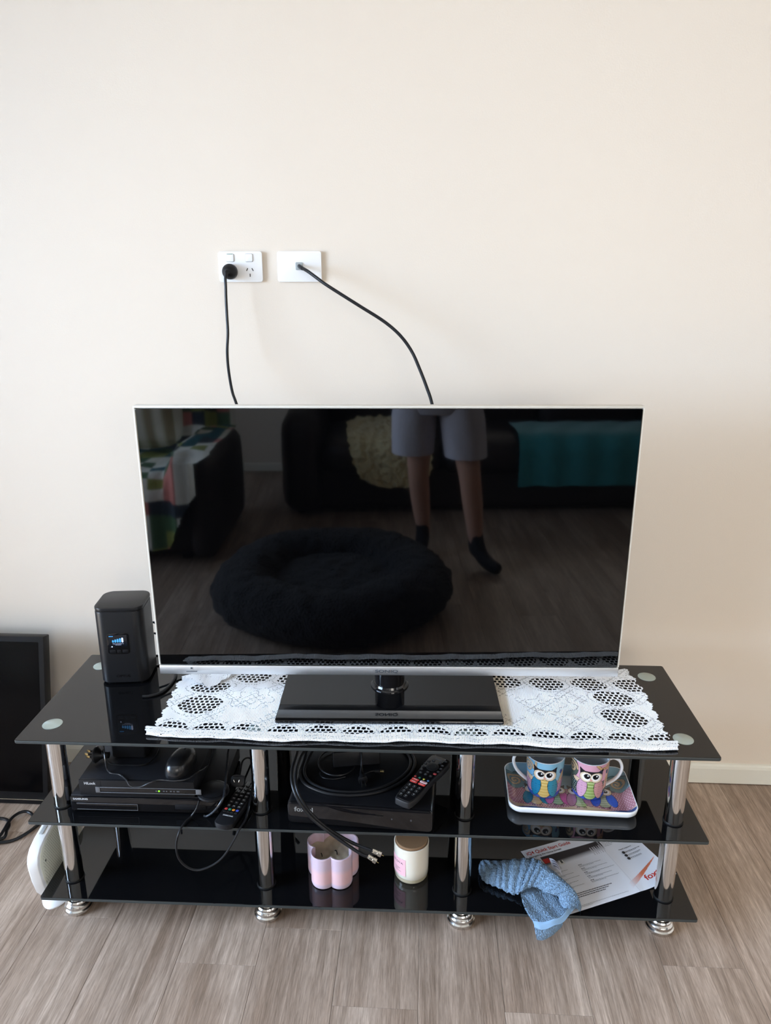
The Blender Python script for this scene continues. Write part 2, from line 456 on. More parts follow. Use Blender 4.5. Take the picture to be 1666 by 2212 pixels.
leather = mat('brown_leather', lin(34, 26, 24), 0.5, bump=(140, 0.25, 0.002), vary=(9, 0.2))
sofa = thing('sofa', 'long dark brown leather sofa facing the television, mirrored in its screen', 'sofa', (0.72, -3.85, 0))
sx0, sx1 = -1.32, 1.42
pillow(((sx0+sx1)/2, 0.02, 0.16), (sx1-sx0-0.1, 0.86, 0.28), 0.05, 0.0).build('base', leather, sofa)
for xx in (sx0+0.12, sx1-0.12):
    pillow((xx, 0.02, 0.33), (0.25, 1.00, 0.62), 0.09, 0.02, wob=0.006).build('arm', leather, sofa)
for k in range(3):
    w = (sx1-sx0-0.5)/3; xx = sx0+0.25+w*(k+0.5)
    pillow((xx, 0.12, 0.37), (w-0.01, 0.78, 0.22), 0.07, 0.025, wob=0.006, seed=k).build('seat_cushion', leather, sofa)
    pillow((xx, -0.30, 0.66), (w-0.01, 0.24, 0.52), 0.09, 0.03, wob=0.008, seed=k+4).build('back_cushion', leather, sofa)
pillow(((sx0+sx1)/2, -0.40, 0.45), (sx1-sx0-0.3, 0.12, 0.72), 0.04).build('back_frame', leather, sofa)
for xx in (sx0+0.1, sx1-0.1):
    for yy in (-0.35, 0.4): MB().lathe([(0.025, 0), (0.03, 0.03)], 16, (xx, yy, 0)).build('foot', blk, sofa)

def drape(x0, x1, rows, nxx, fn_mask=None, amp=0.0, seed=1, curl=0.0):
    """cloth lying along a y,z profile from x0 to x1; two-sided"""
    P = spline([(0, a, b) for a, b in rows], 10); r = np.random.RandomState(seed)
    G = np.array([[(x_, p.y, p.z) for x_ in np.linspace(x0, x1, nxx)] for p in P])
    G[..., 2] += 0.006*np.sin(G[..., 0]*26+G[..., 1]*17)*0.6
    G[..., 1] += 0.006*np.sin(G[..., 0]*31)
    if amp: G += (r.rand(*G.shape)-0.5)*amp
    return G
# sheepskin: rounded outline, deep curly pile
rows = [(-4.00, 0.505), (-3.80, 0.520), (-3.55, 0.520), (-3.40, 0.500), (-3.325, 0.440), (-3.305, 0.36), (-3.300, 0.26), (-3.300, 0.19)]
G = drape(-0.20, 0.30, rows, 60, seed=3)
n_, m_ = G.shape[:2]
for i in range(n_):
    v = i/(n_-1)*2-1; w = (max(0, 1-abs(v)**3.2))**0.5
    cxm = 0.06+0.05*v
    for j in range(m_):
        G[i, j, 0] = cxm+(G[i, j, 0]-0.05)*(0.25+0.75*w)+0.02*noise.noise(Vector((i*0.3, 0, 0)))
        d_ = noise.noise(Vector((G[i, j, 0]*30, G[i, j, 1]*30, G[i, j, 2]*30)))*0.02+noise.noise(Vector((G[i, j, 0]*80, G[i, j, 1]*80, G[i, j, 2]*80)))*0.012
        t_ = i/(n_-1); G[i, j, 1] += d_*(0.2+0.8*t_)+0.012; G[i, j, 2] += d_*(1-t_)+0.012
sk = MB().grid(G).build('sheepskin', mat('sheepskin_wool', lin(238, 220, 172), 0.95, sheen=0.4, bump=(60, 0.8, 0.01), vary=(14, 0.2)), loc=(0.05, -3.6, 0.5), smooth=80)
tag(sk, 'cream sheepskin hanging over the front of the dark sofa, mirrored in the screen', 'sheepskin')
rows = [(-3.70, 0.530), (-3.62, 0.534), (-3.52, 0.534), (-3.36, 0.520), (-3.292, 0.45), (-3.280, 0.36), (-3.280, 0.27), (-3.282, 0.205)]
tb = MB().grid(drape(0.86, 1.80, rows, 90, seed=5)).build('blanket', mat('teal_blanket', lin(44, 140, 146), 0.85, sheen=0.3, bump=(40, 0.4, 0.01)), loc=(1.33, -3.5, 0.5), smooth=80)
tag(tb, 'teal blanket spread over the seat of the dark sofa, mirrored in the screen', 'blanket')

# armchair under a patchwork quilt
ac = thing('armchair', 'dark brown leather armchair half covered by a patchwork quilt, mirrored in the screen', 'armchair', (-1.37, -3.00, 0), math.radians(2))
pillow((0, 0, 0.17), (0.80, 0.80, 0.30), 0.06).build('base', leather, ac)
for s in (-1, 1): pillow((s*0.44, 0.02, 0.30), (0.15, 0.88, 0.56), 0.07, 0.015, wob=0.005).build('arm', leather, ac)
pillow((0, 0.06, 0.37), (0.60, 0.70, 0.20), 0.07, 0.02).build('seat_cushion', leather, ac)
pillow((0, -0.36, 0.58), (0.72, 0.24, 0.80), 0.10, 0.03, wob=0.01).build('backrest', leather, ac)
for s in (-1, 1):
    for yy in (-0.33, 0.33): MB().lathe([(0.025, 0), (0.03, 0.03)], 16, (s*0.33, yy, 0)).build('foot', blk, ac)
QC = [(222, 216, 200), (228, 224, 212), (40, 52, 62), (30, 88, 96), (142, 146, 74), (196, 120, 108), (216, 208, 190), (70, 100, 66), (224, 220, 208)]
def quilt():
    rows = spline([(0, -0.28, 1.07), (0, -0.17, 1.05), (0, -0.17, 0.80), (0, -0.16, 0.62), (0, -0.11, 0.525), (0, 0.05, 0.515), (0, 0.30, 0.515), (0, 0.42, 0.500), (0, 0.475, 0.42), (0, 0.485, 0.28), (0, 0.490, 0.10)], 12)
    nx_ = 120; n = len(rows); G = np.zeros((n, nx_, 3)); C_ = np.zeros((n, nx_, 3)); rr = random.Random(4); pal = {}
    for i, p in enumerate(rows):
        for j in range(nx_):
            u = -0.50+1.03*j/(nx_-1); over = max(0, abs(u)-0.30)
            y, z = p.y, p.z
            if i > n*0.24:        # over the arms the cloth climbs
                rise = max(0.0, min(1.0, (abs(u)-0.27)/0.07)); arm_z = 0.625 if y < 0.43 else min(0.625, 0.625-(y-0.43)*1.2)
                if y < 0.478: z = z*(1-rise)+max(z, arm_z)*rise
                if abs(u) > 0.31 and y > 0.40: y += 0.045*min(1, (abs(u)-0.31)/0.03)
            G[i, j] = (u, y+0.006*math.sin(u*40), z+0.004*math.sin(u*33+i*0.3))
            k = (int((u+1)/0.075), i//6)
            if k not in pal: pal[k] = rr.choice(QC)
            C_[i, j] = lin(*pal[k])
    gq = MB().grid(G); lim = lambda j: n*(1.0-0.30*max(0, (j/nx_-0.74)/0.26))
    gq.f = [f for k, f in enumerate(gq.f) if (k//(nx_-1)) < lim(k % (nx_-1))]
    o = gq.build('quilt', mat('quilt_cotton', (0.5, 0.5, 0.5), 0.9, attr='print', bump=(50, 0.4, 0.006)), smooth=80)
    colour(o, C_.reshape(-1, 3)); o.location = (-1.37, -3.00, 0); o.rotation_euler = (0, 0, math.radians(2))
    tag(o, 'patchwork quilt in cream, teal and olive over the armchair, mirrored in the screen', 'quilt')
quilt()
cu = pillow((0, 0, 0), (0.42, 0.12, 0.42), 0.05, 0.03, 16)
ccol = []
for p in cu.v: ccol.append(lin(*((226, 220, 206) if (int((p[0]+1)/0.052) % 2) else (168, 152, 124))))
co = cu.build('cushion', mat('stripe_cotton', (0.5, 0.5, 0.5), 0.9, attr='print'), smooth=70); colour(co, np.array(ccol))
co.location = Vector((-1.37, -3.00, 0)) + Matrix.Rotation(math.radians(2), 3, 'Z') @ Vector((0.05, 0.07, 0.775)); co.rotation_euler = (math.radians(-9), 0, math.radians(2))
tag(co, 'square cushion with beige and cream stripes on the armchair, mirrored in the screen', 'cushion')

# fluffy round pet bed
bed = thing('pet_bed', 'round fluffy black pet bed on the floor, mirrored in the screen', 'pet bed', (-0.235, -2.05, 0))
fur = mat('black_fur', lin(13, 13, 17), 0.95, sheen=0.05, bump=(90, 1.0, 0.012), vary=(40, 0.5))
nA, nB = 150, 40; G = np.zeros((nB, nA, 3))
for i in range(nB):
    b = 2*PI*i/nB
    for j in range(nA):
        a = 2*PI*j/nA; R_ = 0.400+0.012*math.sin(5*a+0.5); r_ = 0.145
        p = Vector(((R_+r_*math.cos(b))*math.cos(a), (R_+r_*math.cos(b))*math.sin(a), 0.112+0.112*math.sin(b)))
        k = noise.noise(p*22)*0.012+noise.noise(p*60)*0.010
        G[i, j] = (p.x+k*math.cos(a)*math.cos(b), p.y+k*math.sin(a)*math.cos(b), max(0.001, p.z+k*math.sin(b)))
G = np.concatenate([G, G[:1]], 0); MB().grid(G, wrap=True).build('rim', fur, bed, smooth=80)
G = np.array([[(r_*math.cos(a), r_*math.sin(a), 0.135+0.03*(1-(r_/0.36)**2)+0.012*noise.noise(Vector((r_*math.cos(a)*20, r_*math.sin(a)*20, 0)))) for a in np.linspace(0, 2*PI, 80, endpoint=False)] for r_ in np.linspace(0.01, 0.36, 24)])
MB().grid(G, wrap=True).build('cushion', fur, bed, smooth=80)

# the person taking the picture
def skin(name, V, E, R, m, parent, sub=2, root=0, smooth=True):
    me = bpy.data.meshes.new(name); me.from_pydata(V, E, []); ob = bpy.data.objects.new(name, me); COL.objects.link(ob)
    md = ob.modifiers.new('s', 'SKIN'); md.use_smooth_shade = True; md.branch_smoothing = 0.6
    for i, r in enumerate(R):
        sv_ = me.skin_vertices[0].data[i]; sv_.radius = r if isinstance(r, tuple) else (r, r); sv_.use_root = (i == root)
    s2 = ob.modifiers.new('u', 'SUBSURF'); s2.levels = sub; s2.render_levels = sub
    dg = bpy.context.evaluated_depsgraph_get(); me2 = bpy.data.meshes.new_from_object(ob.evaluated_get(dg))
    bpy.data.objects.remove(ob); o = bpy.data.objects.new(name, me2); COL.objects.link(o)
    me2.materials.clear(); me2.materials.append(m); me2.shade_smooth()
    if parent: o.parent = parent
    return o
skin_m = mat('skin', lin(196, 150, 128), 0.5, sss=0.1)
pe = thing('person', 'person in pale shorts and black socks standing, mirrored in the screen', 'person', (0.33, -2.52, 0))
Op = (0.33, -2.52, 0)
bV = [(.29, -2.50, .93), (.285, -2.485, 1.08), (.28, -2.45, 1.26), (.28, -2.425, 1.39), (.28, -2.42, 1.475), (.278, -2.40, 1.55), (.275, -2.385, 1.62), (.275, -2.395, 1.70),
      (.385, -2.49, .88), (.44, -2.42, .50), (.462, -2.455, .36), (.495, -2.480, .10), (.545, -2.405, .045), (.595, -2.335, .035),
      (.195, -2.51, .88), (.19, -2.55, .50), (.205, -2.61, .36), (.235, -2.685, .10), (.205, -2.60, .045), (.185, -2.53, .035),
      (.44, -2.41, 1.425), (.385, -2.235, 1.185), (.160, -2.085, 1.345), (.140, -2.062, 1.360),
      (.12, -2.41, 1.425), (.005, -2.21, 1.185), (-.004, -2.085, 1.345), (.017, -2.060, 1.360), (.275, -2.285, 1.600)]
bE = [(0, 1), (1, 2), (2, 3), (3, 4), (4, 5), (5, 6), (6, 7), (0, 8), (8, 9), (9, 10), (10, 11), (11, 12), (12, 13), (0, 14), (14, 15), (15, 16), (16, 17), (17, 18), (18, 19),
      (3, 20), (20, 21), (21, 22), (22, 23), (3, 24), (24, 25), (25, 26), (26, 27)]
bR = [(.15, .11), (.14, .105), (.165, .11), (.12, .085), (.055, .055), (.066, .078), (.076, .094), (.06, .075), .095, .058, .057, .036, .034, .026, .095, .058, .057, .036, .034, .026,
      .055, .042, .027, .026, .055, .042, .027, .026]
bV = bV[:-1]
skin('body', rel(bV, Op), bE, bR, skin_m, pe)
for s, cx0 in ((1, .142), (-1, .015)):
    px = .0791+s*.0405
    for k in range(4):
        zz = 1.392-k*0.019; l = (0.9, 1.0, 0.95, 0.8)[k]
        V = [(cx0, -2.050, zz-0.008), (px+s*.012, -2.020, zz), (px+s*.009*l, -2.004-.0, zz+.002), (px-s*.010*l, -1.997, zz+.003), (px-s*.022*l, -2.000, zz+.003)]
        skin('finger', rel(V, Op), [(0, 1), (1, 2), (2, 3), (3, 4)], [.0095, .009, .0085, .008, .007], skin_m, pe, 1)
    V = [(cx0-s*.004, -2.058, 1.352), (px+s*.008, -2.048, 1.372), (px-s*.010, -2.038, 1.392), (px-s*.018, -2.034, 1.398)]
    skin('thumb', rel(V, Op), [(0, 1), (1, 2), (2, 3)], [.0115, .0105, .0095, .008], skin_m, pe, 1)
    V = [(cx0+s*.008, -2.062, 1.350), (cx0, -2.048, 1.368), (cx0-s*.004, -2.040, 1.385)]
    skin('palm', rel(V, Op), [(0, 1), (1, 2)], [(.022, .026), (.017, .034), (.012, .03)], skin_m, pe, 1)
# face
for s in (-1, 1):
    MB().lathe([(0.0001, -.011), (.008, -.0075), (.011, 0), (.008, .0075), (.0001, .011)], 16).xf(Matrix.Translation(rel([(.275+s*.030, -2.302, 1.632)], Op)[0])).build('eye', mat('eye_white', lin(235, 232, 228), 0.2), pe)
    MB().lathe([(.0055, 0), (.0045, .0015), (.0001, .002)], 12).xf(Matrix.Translation(rel([(.275+s*.030, -2.2925, 1.632)], Op)[0]) @ Matrix.Rotation(-PI/2, 4, 'X')).build('iris', mat('iris_dark', lin(50, 40, 34), 0.2), pe)
    pillow(rel([(.275+s*.079, -2.395, 1.615)], Op)[0], (0.018, 0.034, 0.058), 0.008, 0.0, 4).build('ear', skin_m, pe)
skin('nose', rel([(.275, -2.292, 1.640), (.275, -2.280, 1.615), (.275, -2.275, 1.598)], Op), [(0, 1), (1, 2)], [.008, .012, .014], skin_m, pe, 2)
pillow(rel([(.275, -2.298, 1.566)], Op)[0], (0.05, 0.014, 0.016), 0.007, 0.0, 4).build('mouth', mat('lip', lin(176, 110, 100), 0.5), pe)
hair = MB(); GH = []
for i in range(14):
    u = i/13*PI*0.52
    GH.append([(.086*math.sin(u)*math.cos(a), .103*math.sin(u)*math.sin(a)-.008, .100*math.cos(u)+(0.03 if math.sin(a) > 0.3 and i > 10 else 0)-(0.03 if math.sin(a) < -0.2 and i > 10 else 0)) for a in np.linspace(0, 2*PI, 40, endpoint=False)])
hair.grid(np.array(GH), wrap=True).xf(Matrix.Translation(rel([(.275, -2.397, 1.648)], Op)[0])).build('hair', mat('hair_brown', lin(70, 54, 42), 0.6, bump=(120, 0.8, 0.004)), pe, smooth=80)
# clothes
shirt_m = mat('navy_shirt', lin(44, 48, 62), 0.85, bump=(60, 0.3, 0.005))
skin('shirt', rel([(.29, -2.50, 1.03), (.285, -2.485, 1.10), (.28, -2.45, 1.26), (.28, -2.425, 1.39), (.28, -2.42, 1.46), (.44, -2.41, 1.42), (.412, -2.32, 1.30), (.12, -2.41, 1.42), (.058, -2.305, 1.285)], Op),
     [(0, 1), (1, 2), (2, 3), (3, 4), (3, 5), (5, 6), (3, 7), (7, 8)], [(.170, .130), (.168, .13), (.185, .132), (.150, .110), (.080, .076), .078, .066, .078, .066], shirt_m, pe)
short_m = mat('pale_shorts', lin(190, 186, 194), 0.85, bump=(50, 0.4, 0.006))
sh = MB()
def loft(rings):
    return np.array([[(c[0]+rx*math.cos(a)-Op[0], c[1]+ry*math.sin(a)*(1+0.03*math.sin(5*a+k))-Op[1], c[2]-Op[2]) for a in np.linspace(0, 2*PI, 36, endpoint=False)] for k, (c, rx, ry) in enumerate(rings)])
sh.grid(loft([((.29, -2.50, 1.00), .172, .132), ((.29, -2.50, .93), .192, .142), ((.29, -2.50, .86), .200, .142), ((.29, -2.50, .82), .190, .125)]), wrap=True)
for hx, hy, kx, ky in ((.385, -2.49, .425, -2.435), (.168, -2.51, .160, -2.54)):
    sh.grid(loft([((hx, hy, .90), .100, .122), ((hx+(kx-hx)*.3, hy+(ky-hy)*.3, .80), .112, .122), ((hx+(kx-hx)*.6, hy+(ky-hy)*.6, .70), .110, .114), ((hx+(kx-hx)*.85, hy+(ky-hy)*.85, .605), .106, .108), ((hx+(kx-hx)*.85, hy+(ky-hy)*.85, .607), .101, .103)]), wrap=True)
sh.build('shorts', short_m, pe, smooth=80)
sock_m = mat('black_sock', lin(24, 24, 27), 0.9, bump=(200, 0.4, 0.002))
for a, b, c, d in (((.475, -2.466, .255), (.495, -2.480, .10), (.545, -2.405, .042), (.597, -2.332, .034)), ((.217, -2.64, .255), (.235, -2.685, .10), (.205, -2.60, .042), (.184, -2.527, .034))):
    h_ = (b[0]-(c[0]-b[0])*0.35, b[1]-(c[1]-b[1])*0.35, .040)
    skin('sock', rel([a, b, c, d, h_], Op), [(0, 1), (1, 2), (2, 3), (1, 4)], [.046, .041, .039, .031, .034], sock_m, pe, 2)
# the phone in the hands, its lens where the picture was taken
ph = thing('smartphone', 'dark smartphone held up in both hands by the standing person', 'smartphone', (0, 0, 0))
ph.matrix_world = cam_o.matrix_world @ Matrix.Translation((0.016, -0.058, 0.016))
MB().prism(rrect(0.073, 0.154, 0.009, 6), -0.001, 0.0075, 0.001).build('shell', blk_gl, ph)
MB().prism(rrect(0.068, 0.149, 0.007, 6), 0.0074, 0.0079, 0.0001).build('display', mat('phone_display', lin(60, 60, 60), 0.1), ph)

# ------------------------------------------------------------------ glass stand
Z1, Z2, Z3, GT = 0.505, 0.2965, 0.088, 0.008
SW, SD, SRZ = 1.5, 0.397, 0.0097
SX, SY = -0.0655, -0.630
stand = thing('tv_stand', 'three-tier black glass stand on chrome poles carrying the large television', 'tv stand', (SX, SY, 0), SRZ)
PX = (-0.696, -0.233, 0.228, 0.6925); PYF, PYB = 0.0665, 0.3365
def shelf(z):
    o = MB().prism(rrect(SW, SD, 0.006, 4, (0, SD/2)), z-GT, z, 0.0016).build('glass_shelf', glass_k, stand, smooth=20)
    o.data.materials.append(edge_k)
    for p in o.data.polygons:
        if abs(p.normal.z) < 0.8: p.material_index = 1
    return o
shelf(Z1); shelf(Z2); shelf(Z3)
ring_m = mat('black_rubber', (0.006, 0.006, 0.006), 0.5, spec=0.2)
foot_m = mat('foot_chrome', (0.70, 0.68, 0.65), 0.17, 1.0, bump=(70, 0.12, 0.001))
disc_m = mat('disc_metal', lin(186, 200, 196), 0.32, 0.85, aniso=0.8)
PR = 0.0205
m_up = MB().lathe([(PR, 0), (PR, Z1-GT-Z2-0.003)], 40).mesh('pole'); m_up.materials.append(chrome)
m_lo = MB().lathe([(PR, 0), (PR, Z2-GT-Z3-0.003)], 40).mesh('pole'); m_lo.materials.append(chrome)
m_ft = MB().lathe([(0.031, 0), (0.033, 0.004), (0.0325, 0.010), (0.0295, 0.013), (0.0292, 0.016), (0.0295, 0.020), (0.027, 0.0235), (0.0252, 0.025),
                   (0.0255, 0.029), (0.0235, 0.032), (0.0195, 0.033), (0.0195, Z3-GT)], 40).mesh('foot'); m_ft.materials.append(foot_m)
m_rg = MB().lathe([(PR+0.0016, 0), (PR+0.0018, 0.0015), (PR+0.0014, 0.003)], 40).mesh('seal_ring'); m_rg.materials.append(ring_m)
m_dc = MB().lathe([(0.0215, 0), (0.0215, 0.0006), (0.021, 0.0009)], 48).mesh('mount_disc'); m_dc.materials.append(disc_m)
for py in (PYF, PYB):
    for px in PX:
        link('pole', m_up, stand, (px, py, Z2+0.003)); link('pole', m_lo, stand, (px, py, Z3+0.003))
        link('seal_ring', m_rg, stand, (px, py, Z2)); link('seal_ring', m_rg, stand, (px, py, Z3))
        link('foot', m_ft, stand, (px, py, 0)); link('mount_disc', m_dc, stand, (px, py, Z1))

# ------------------------------------------------------------------ television
tv = thing('television', 'large flat television with silver bottom strip standing on the lace runner', 'television', (-0.0189, -0.4121, Z1), 0.0383)
ZB = 0.0806                                   # glass bottom above the stand's top
TW, TH, ST = 1.080, 0.610, 0.0225
tilt = Matrix.Translation((0, 0, ZB)) @ Matrix.Rotation(0.011, 4, 'X') @ Matrix.Translation((0, 0, -ZB))
MB().prism(rrect(TW-0.006, TH-0.003, 0.003, 3, (0, ZB+TH/2)), 0.0, 0.0025, 0.0006, 'y').xf(tilt).build('screen', screen_k, tv, smooth=20)
fr = MB()
for c, d in (((0, 0.012, ZB+TH+0.0015), (TW+0.004, 0.026, 0.004)), ((-TW/2, 0.012, ZB+TH/2), (0.004, 0.026, TH)), ((TW/2, 0.012, ZB+TH/2), (0.004, 0.026, TH)),
             ((0, 0.0145, ZB+TH/2), (TW-0.006, 0.021, TH-0.001))):
    fr.box(c, d, 0.0008)
fr.xf(tilt).build('bezel', silver_p, tv)
strip = MB().box((0, 0.008, ZB-ST/2), (TW, 0.026, ST), 0.0012).xf(tilt).build('bottom_strip', alu, tv)
lettering('SONIQ', 0.054, 0.0088, ink_d, strip, plane_fn((-0.030, -0.0058, ZB-0.0165), (1, 0, 0), (0, 0, 1)), 0.02)
MB().box((-0.464, -0.0052, ZB-0.0066), (0.0045, 0.0008, 0.004), 0.0002).build('sensor_window', ink_d, strip)
MB().box((-0.464, -0.0052, ZB-0.0152), (0.026, 0.0008, 0.0017), 0.0003).build('indicator_slot', ink_d, strip)
MB().box((0, 0.042, ZB+TH/2-0.02), (TW-0.12, 0.036, TH-0.12), 0.015, 3).xf(tilt).build('back_cover', blk_sat, tv)
MB().lathe([(0.036, 0.016), (0.036, ZB-ST+0.004)], 40, (0.004, 0.036, 0)).build('neck', blk_gl, tv)
MB().lathe([(0.046, 0.0105), (0.0455, 0.014), (0.042, 0.0165), (0.040, 0.0165), (0.038, 0.0215), (0.0362, 0.022)], 48, (0.004, 0.036, 0)).build('neck_collar', blk_gl, tv)
MB().prism(rrect(0.510, 0.258, 0.004, 4, (0.0045, 0.003)), 0.0036, 0.0112, 0.0014).build('base_plate', glass_k, tv, smooth=20)

# ------------------------------------------------------------------ wall plates and their leads
outlet = thing('power_outlet', 'white double power outlet with two switches on the wall', 'power outlet', (-0.4165, 0, 1.4925))
MB().prism(rrect(0.110, 0.072, 0.006, 5), 0.0, 0.0045, 0.0005, 'y').build('mounting_frame', mat('plate_shadow_grey', lin(205, 203, 203), 0.5), outlet)
MB().prism(rrect(0.1133, 0.0746, 0.0065, 5), 0.0045, 0.0095, 0.0014, 'y').build('face_plate', white_p, outlet)
for sx in (-0.0253, 0.0236):
    sw = MB().prism(rrect(0.0185, 0.0185, 0.003, 4, (sx, 0.0217)), 0.009, 0.0125, 0.001, 'y').build('switch', white_p, outlet)
    MB().prism(rrect(0.0205, 0.0205, 0.0035, 4, (sx, 0.0217)), 0.009, 0.0098, 0.0002, 'y').build('switch_rim', grey_p, sw)
    if sx < 0: MB().box((sx, -0.0127, 0.0305), (0.014, 0.0006, 0.001)).build('green_line', mat('green_mark', lin(40, 110, 80), 0.5), sw)
for a, dx, dz in ((28, -0.0070, 0.006), (-28, 0.0070, 0.006), (0, 0, -0.0078)):
    MB().box((0.0242+dx, -0.0094, -0.0128+dz), (0.0022, 0.0012, 0.0075), 0, rot=Matrix.Rotation(math.radians(a), 3, 'Y')).build('socket_slot', dark_slot, outlet)
aplate = thing('antenna_outlet', 'white blank wall plate with one small grey antenna socket', 'wall outlet', (-0.2645, 0, 1.4925))
MB().prism(rrect(0.110, 0.072, 0.006, 5), 0.0, 0.0045, 0.0005, 'y').build('mounting_frame', MATS['plate_shadow_grey'], aplate)
MB().prism(rrect(0.1133, 0.0746, 0.0065, 5), 0.0045, 0.0095, 0.0014, 'y').build('face_plate', white_p, aplate)
MB().prism(rrect(0.019, 0.019, 0.003, 4, (0, 0.001)), 0.009, 0.0118, 0.0006, 'y').build('socket_insert', mat('insert_grey', lin(160, 165, 165), 0.4), aplate)

cord = thing('television_power_cord', 'black power cord hanging from the plug in the double outlet', 'power cord', (-0.4418, -0.0125, 1.4805))
Oc = (-0.4418, -0.0125, 1.4805)
_b = MB(); _b.lathe([(0.0185, 0), (0.0192, 0.002), (0.0192, 0.012), (0.0178, 0.017), (0.0125, 0.023), (0.0085, 0.027), (0.006, 0.028)], 32)
_b.xf(Matrix.Rotation(PI/2, 4, 'X') @ Matrix.Identity(4)).build('plug', blk, cord)
MB().tube(rel([(-0.4418, -0.036, 1.4805), (-0.4445, -0.044, 1.477), (-0.4465, -0.046, 1.466)], Oc), [0.0065, 0.006, 0.005, 0.0045], 12, 4).build('strain_relief', blk, cord)
MB().tube(rel([(-0.4445, -0.044, 1.478), (-0.447, -0.048, 1.464), (-0.447, -0.05, 1.443), (-0.448, -0.05, 1.409), (-0.447, -0.055, 1.37), (-0.446, -0.06, 1.33), (-0.448, -0.07, 1.284), (-0.442, -0.09, 1.239),
               (-0.428, -0.12, 1.19), (-0.41, -0.15, 1.158), (-0.36, -0.22, 1.05), (-0.28, -0.30, 0.93), (-0.25, -0.34, 0.86)], Oc), 0.0036, 10, 6).build('cable', rub, cord)
ant = thing('antenna_cable', 'black antenna cable arching from the blank wall plate behind the television', 'cable', (-0.2645, -0.012, 1.4935))
Oa = (-0.2645, -0.012, 1.4935)
MB().tube(rel([(-0.2645, -0.0125, 1.4935), (-0.2605, -0.022, 1.4915), (-0.252, -0.033, 1.487)], Oa), 0.0048, 12, 4).build('connector', blk, ant)
MB().tube(rel([(-0.257, -0.028, 1.490), (-0.234, -0.05, 1.478), (-0.194, -0.07, 1.451), (-0.153, -0.08, 1.426), (-0.101, -0.09, 1.395), (-0.043, -0.1, 1.36), (-0.003, -0.11, 1.327), (0.026, -0.12, 1.289),
               (0.047, -0.14, 1.246), (0.064, -0.16, 1.206), (0.078, -0.18, 1.166), (0.10, -0.23, 1.07), (0.13, -0.30, 0.95), (0.14, -0.34, 0.88)], Oa), 0.0041, 10, 6).build('cable', rub, ant)

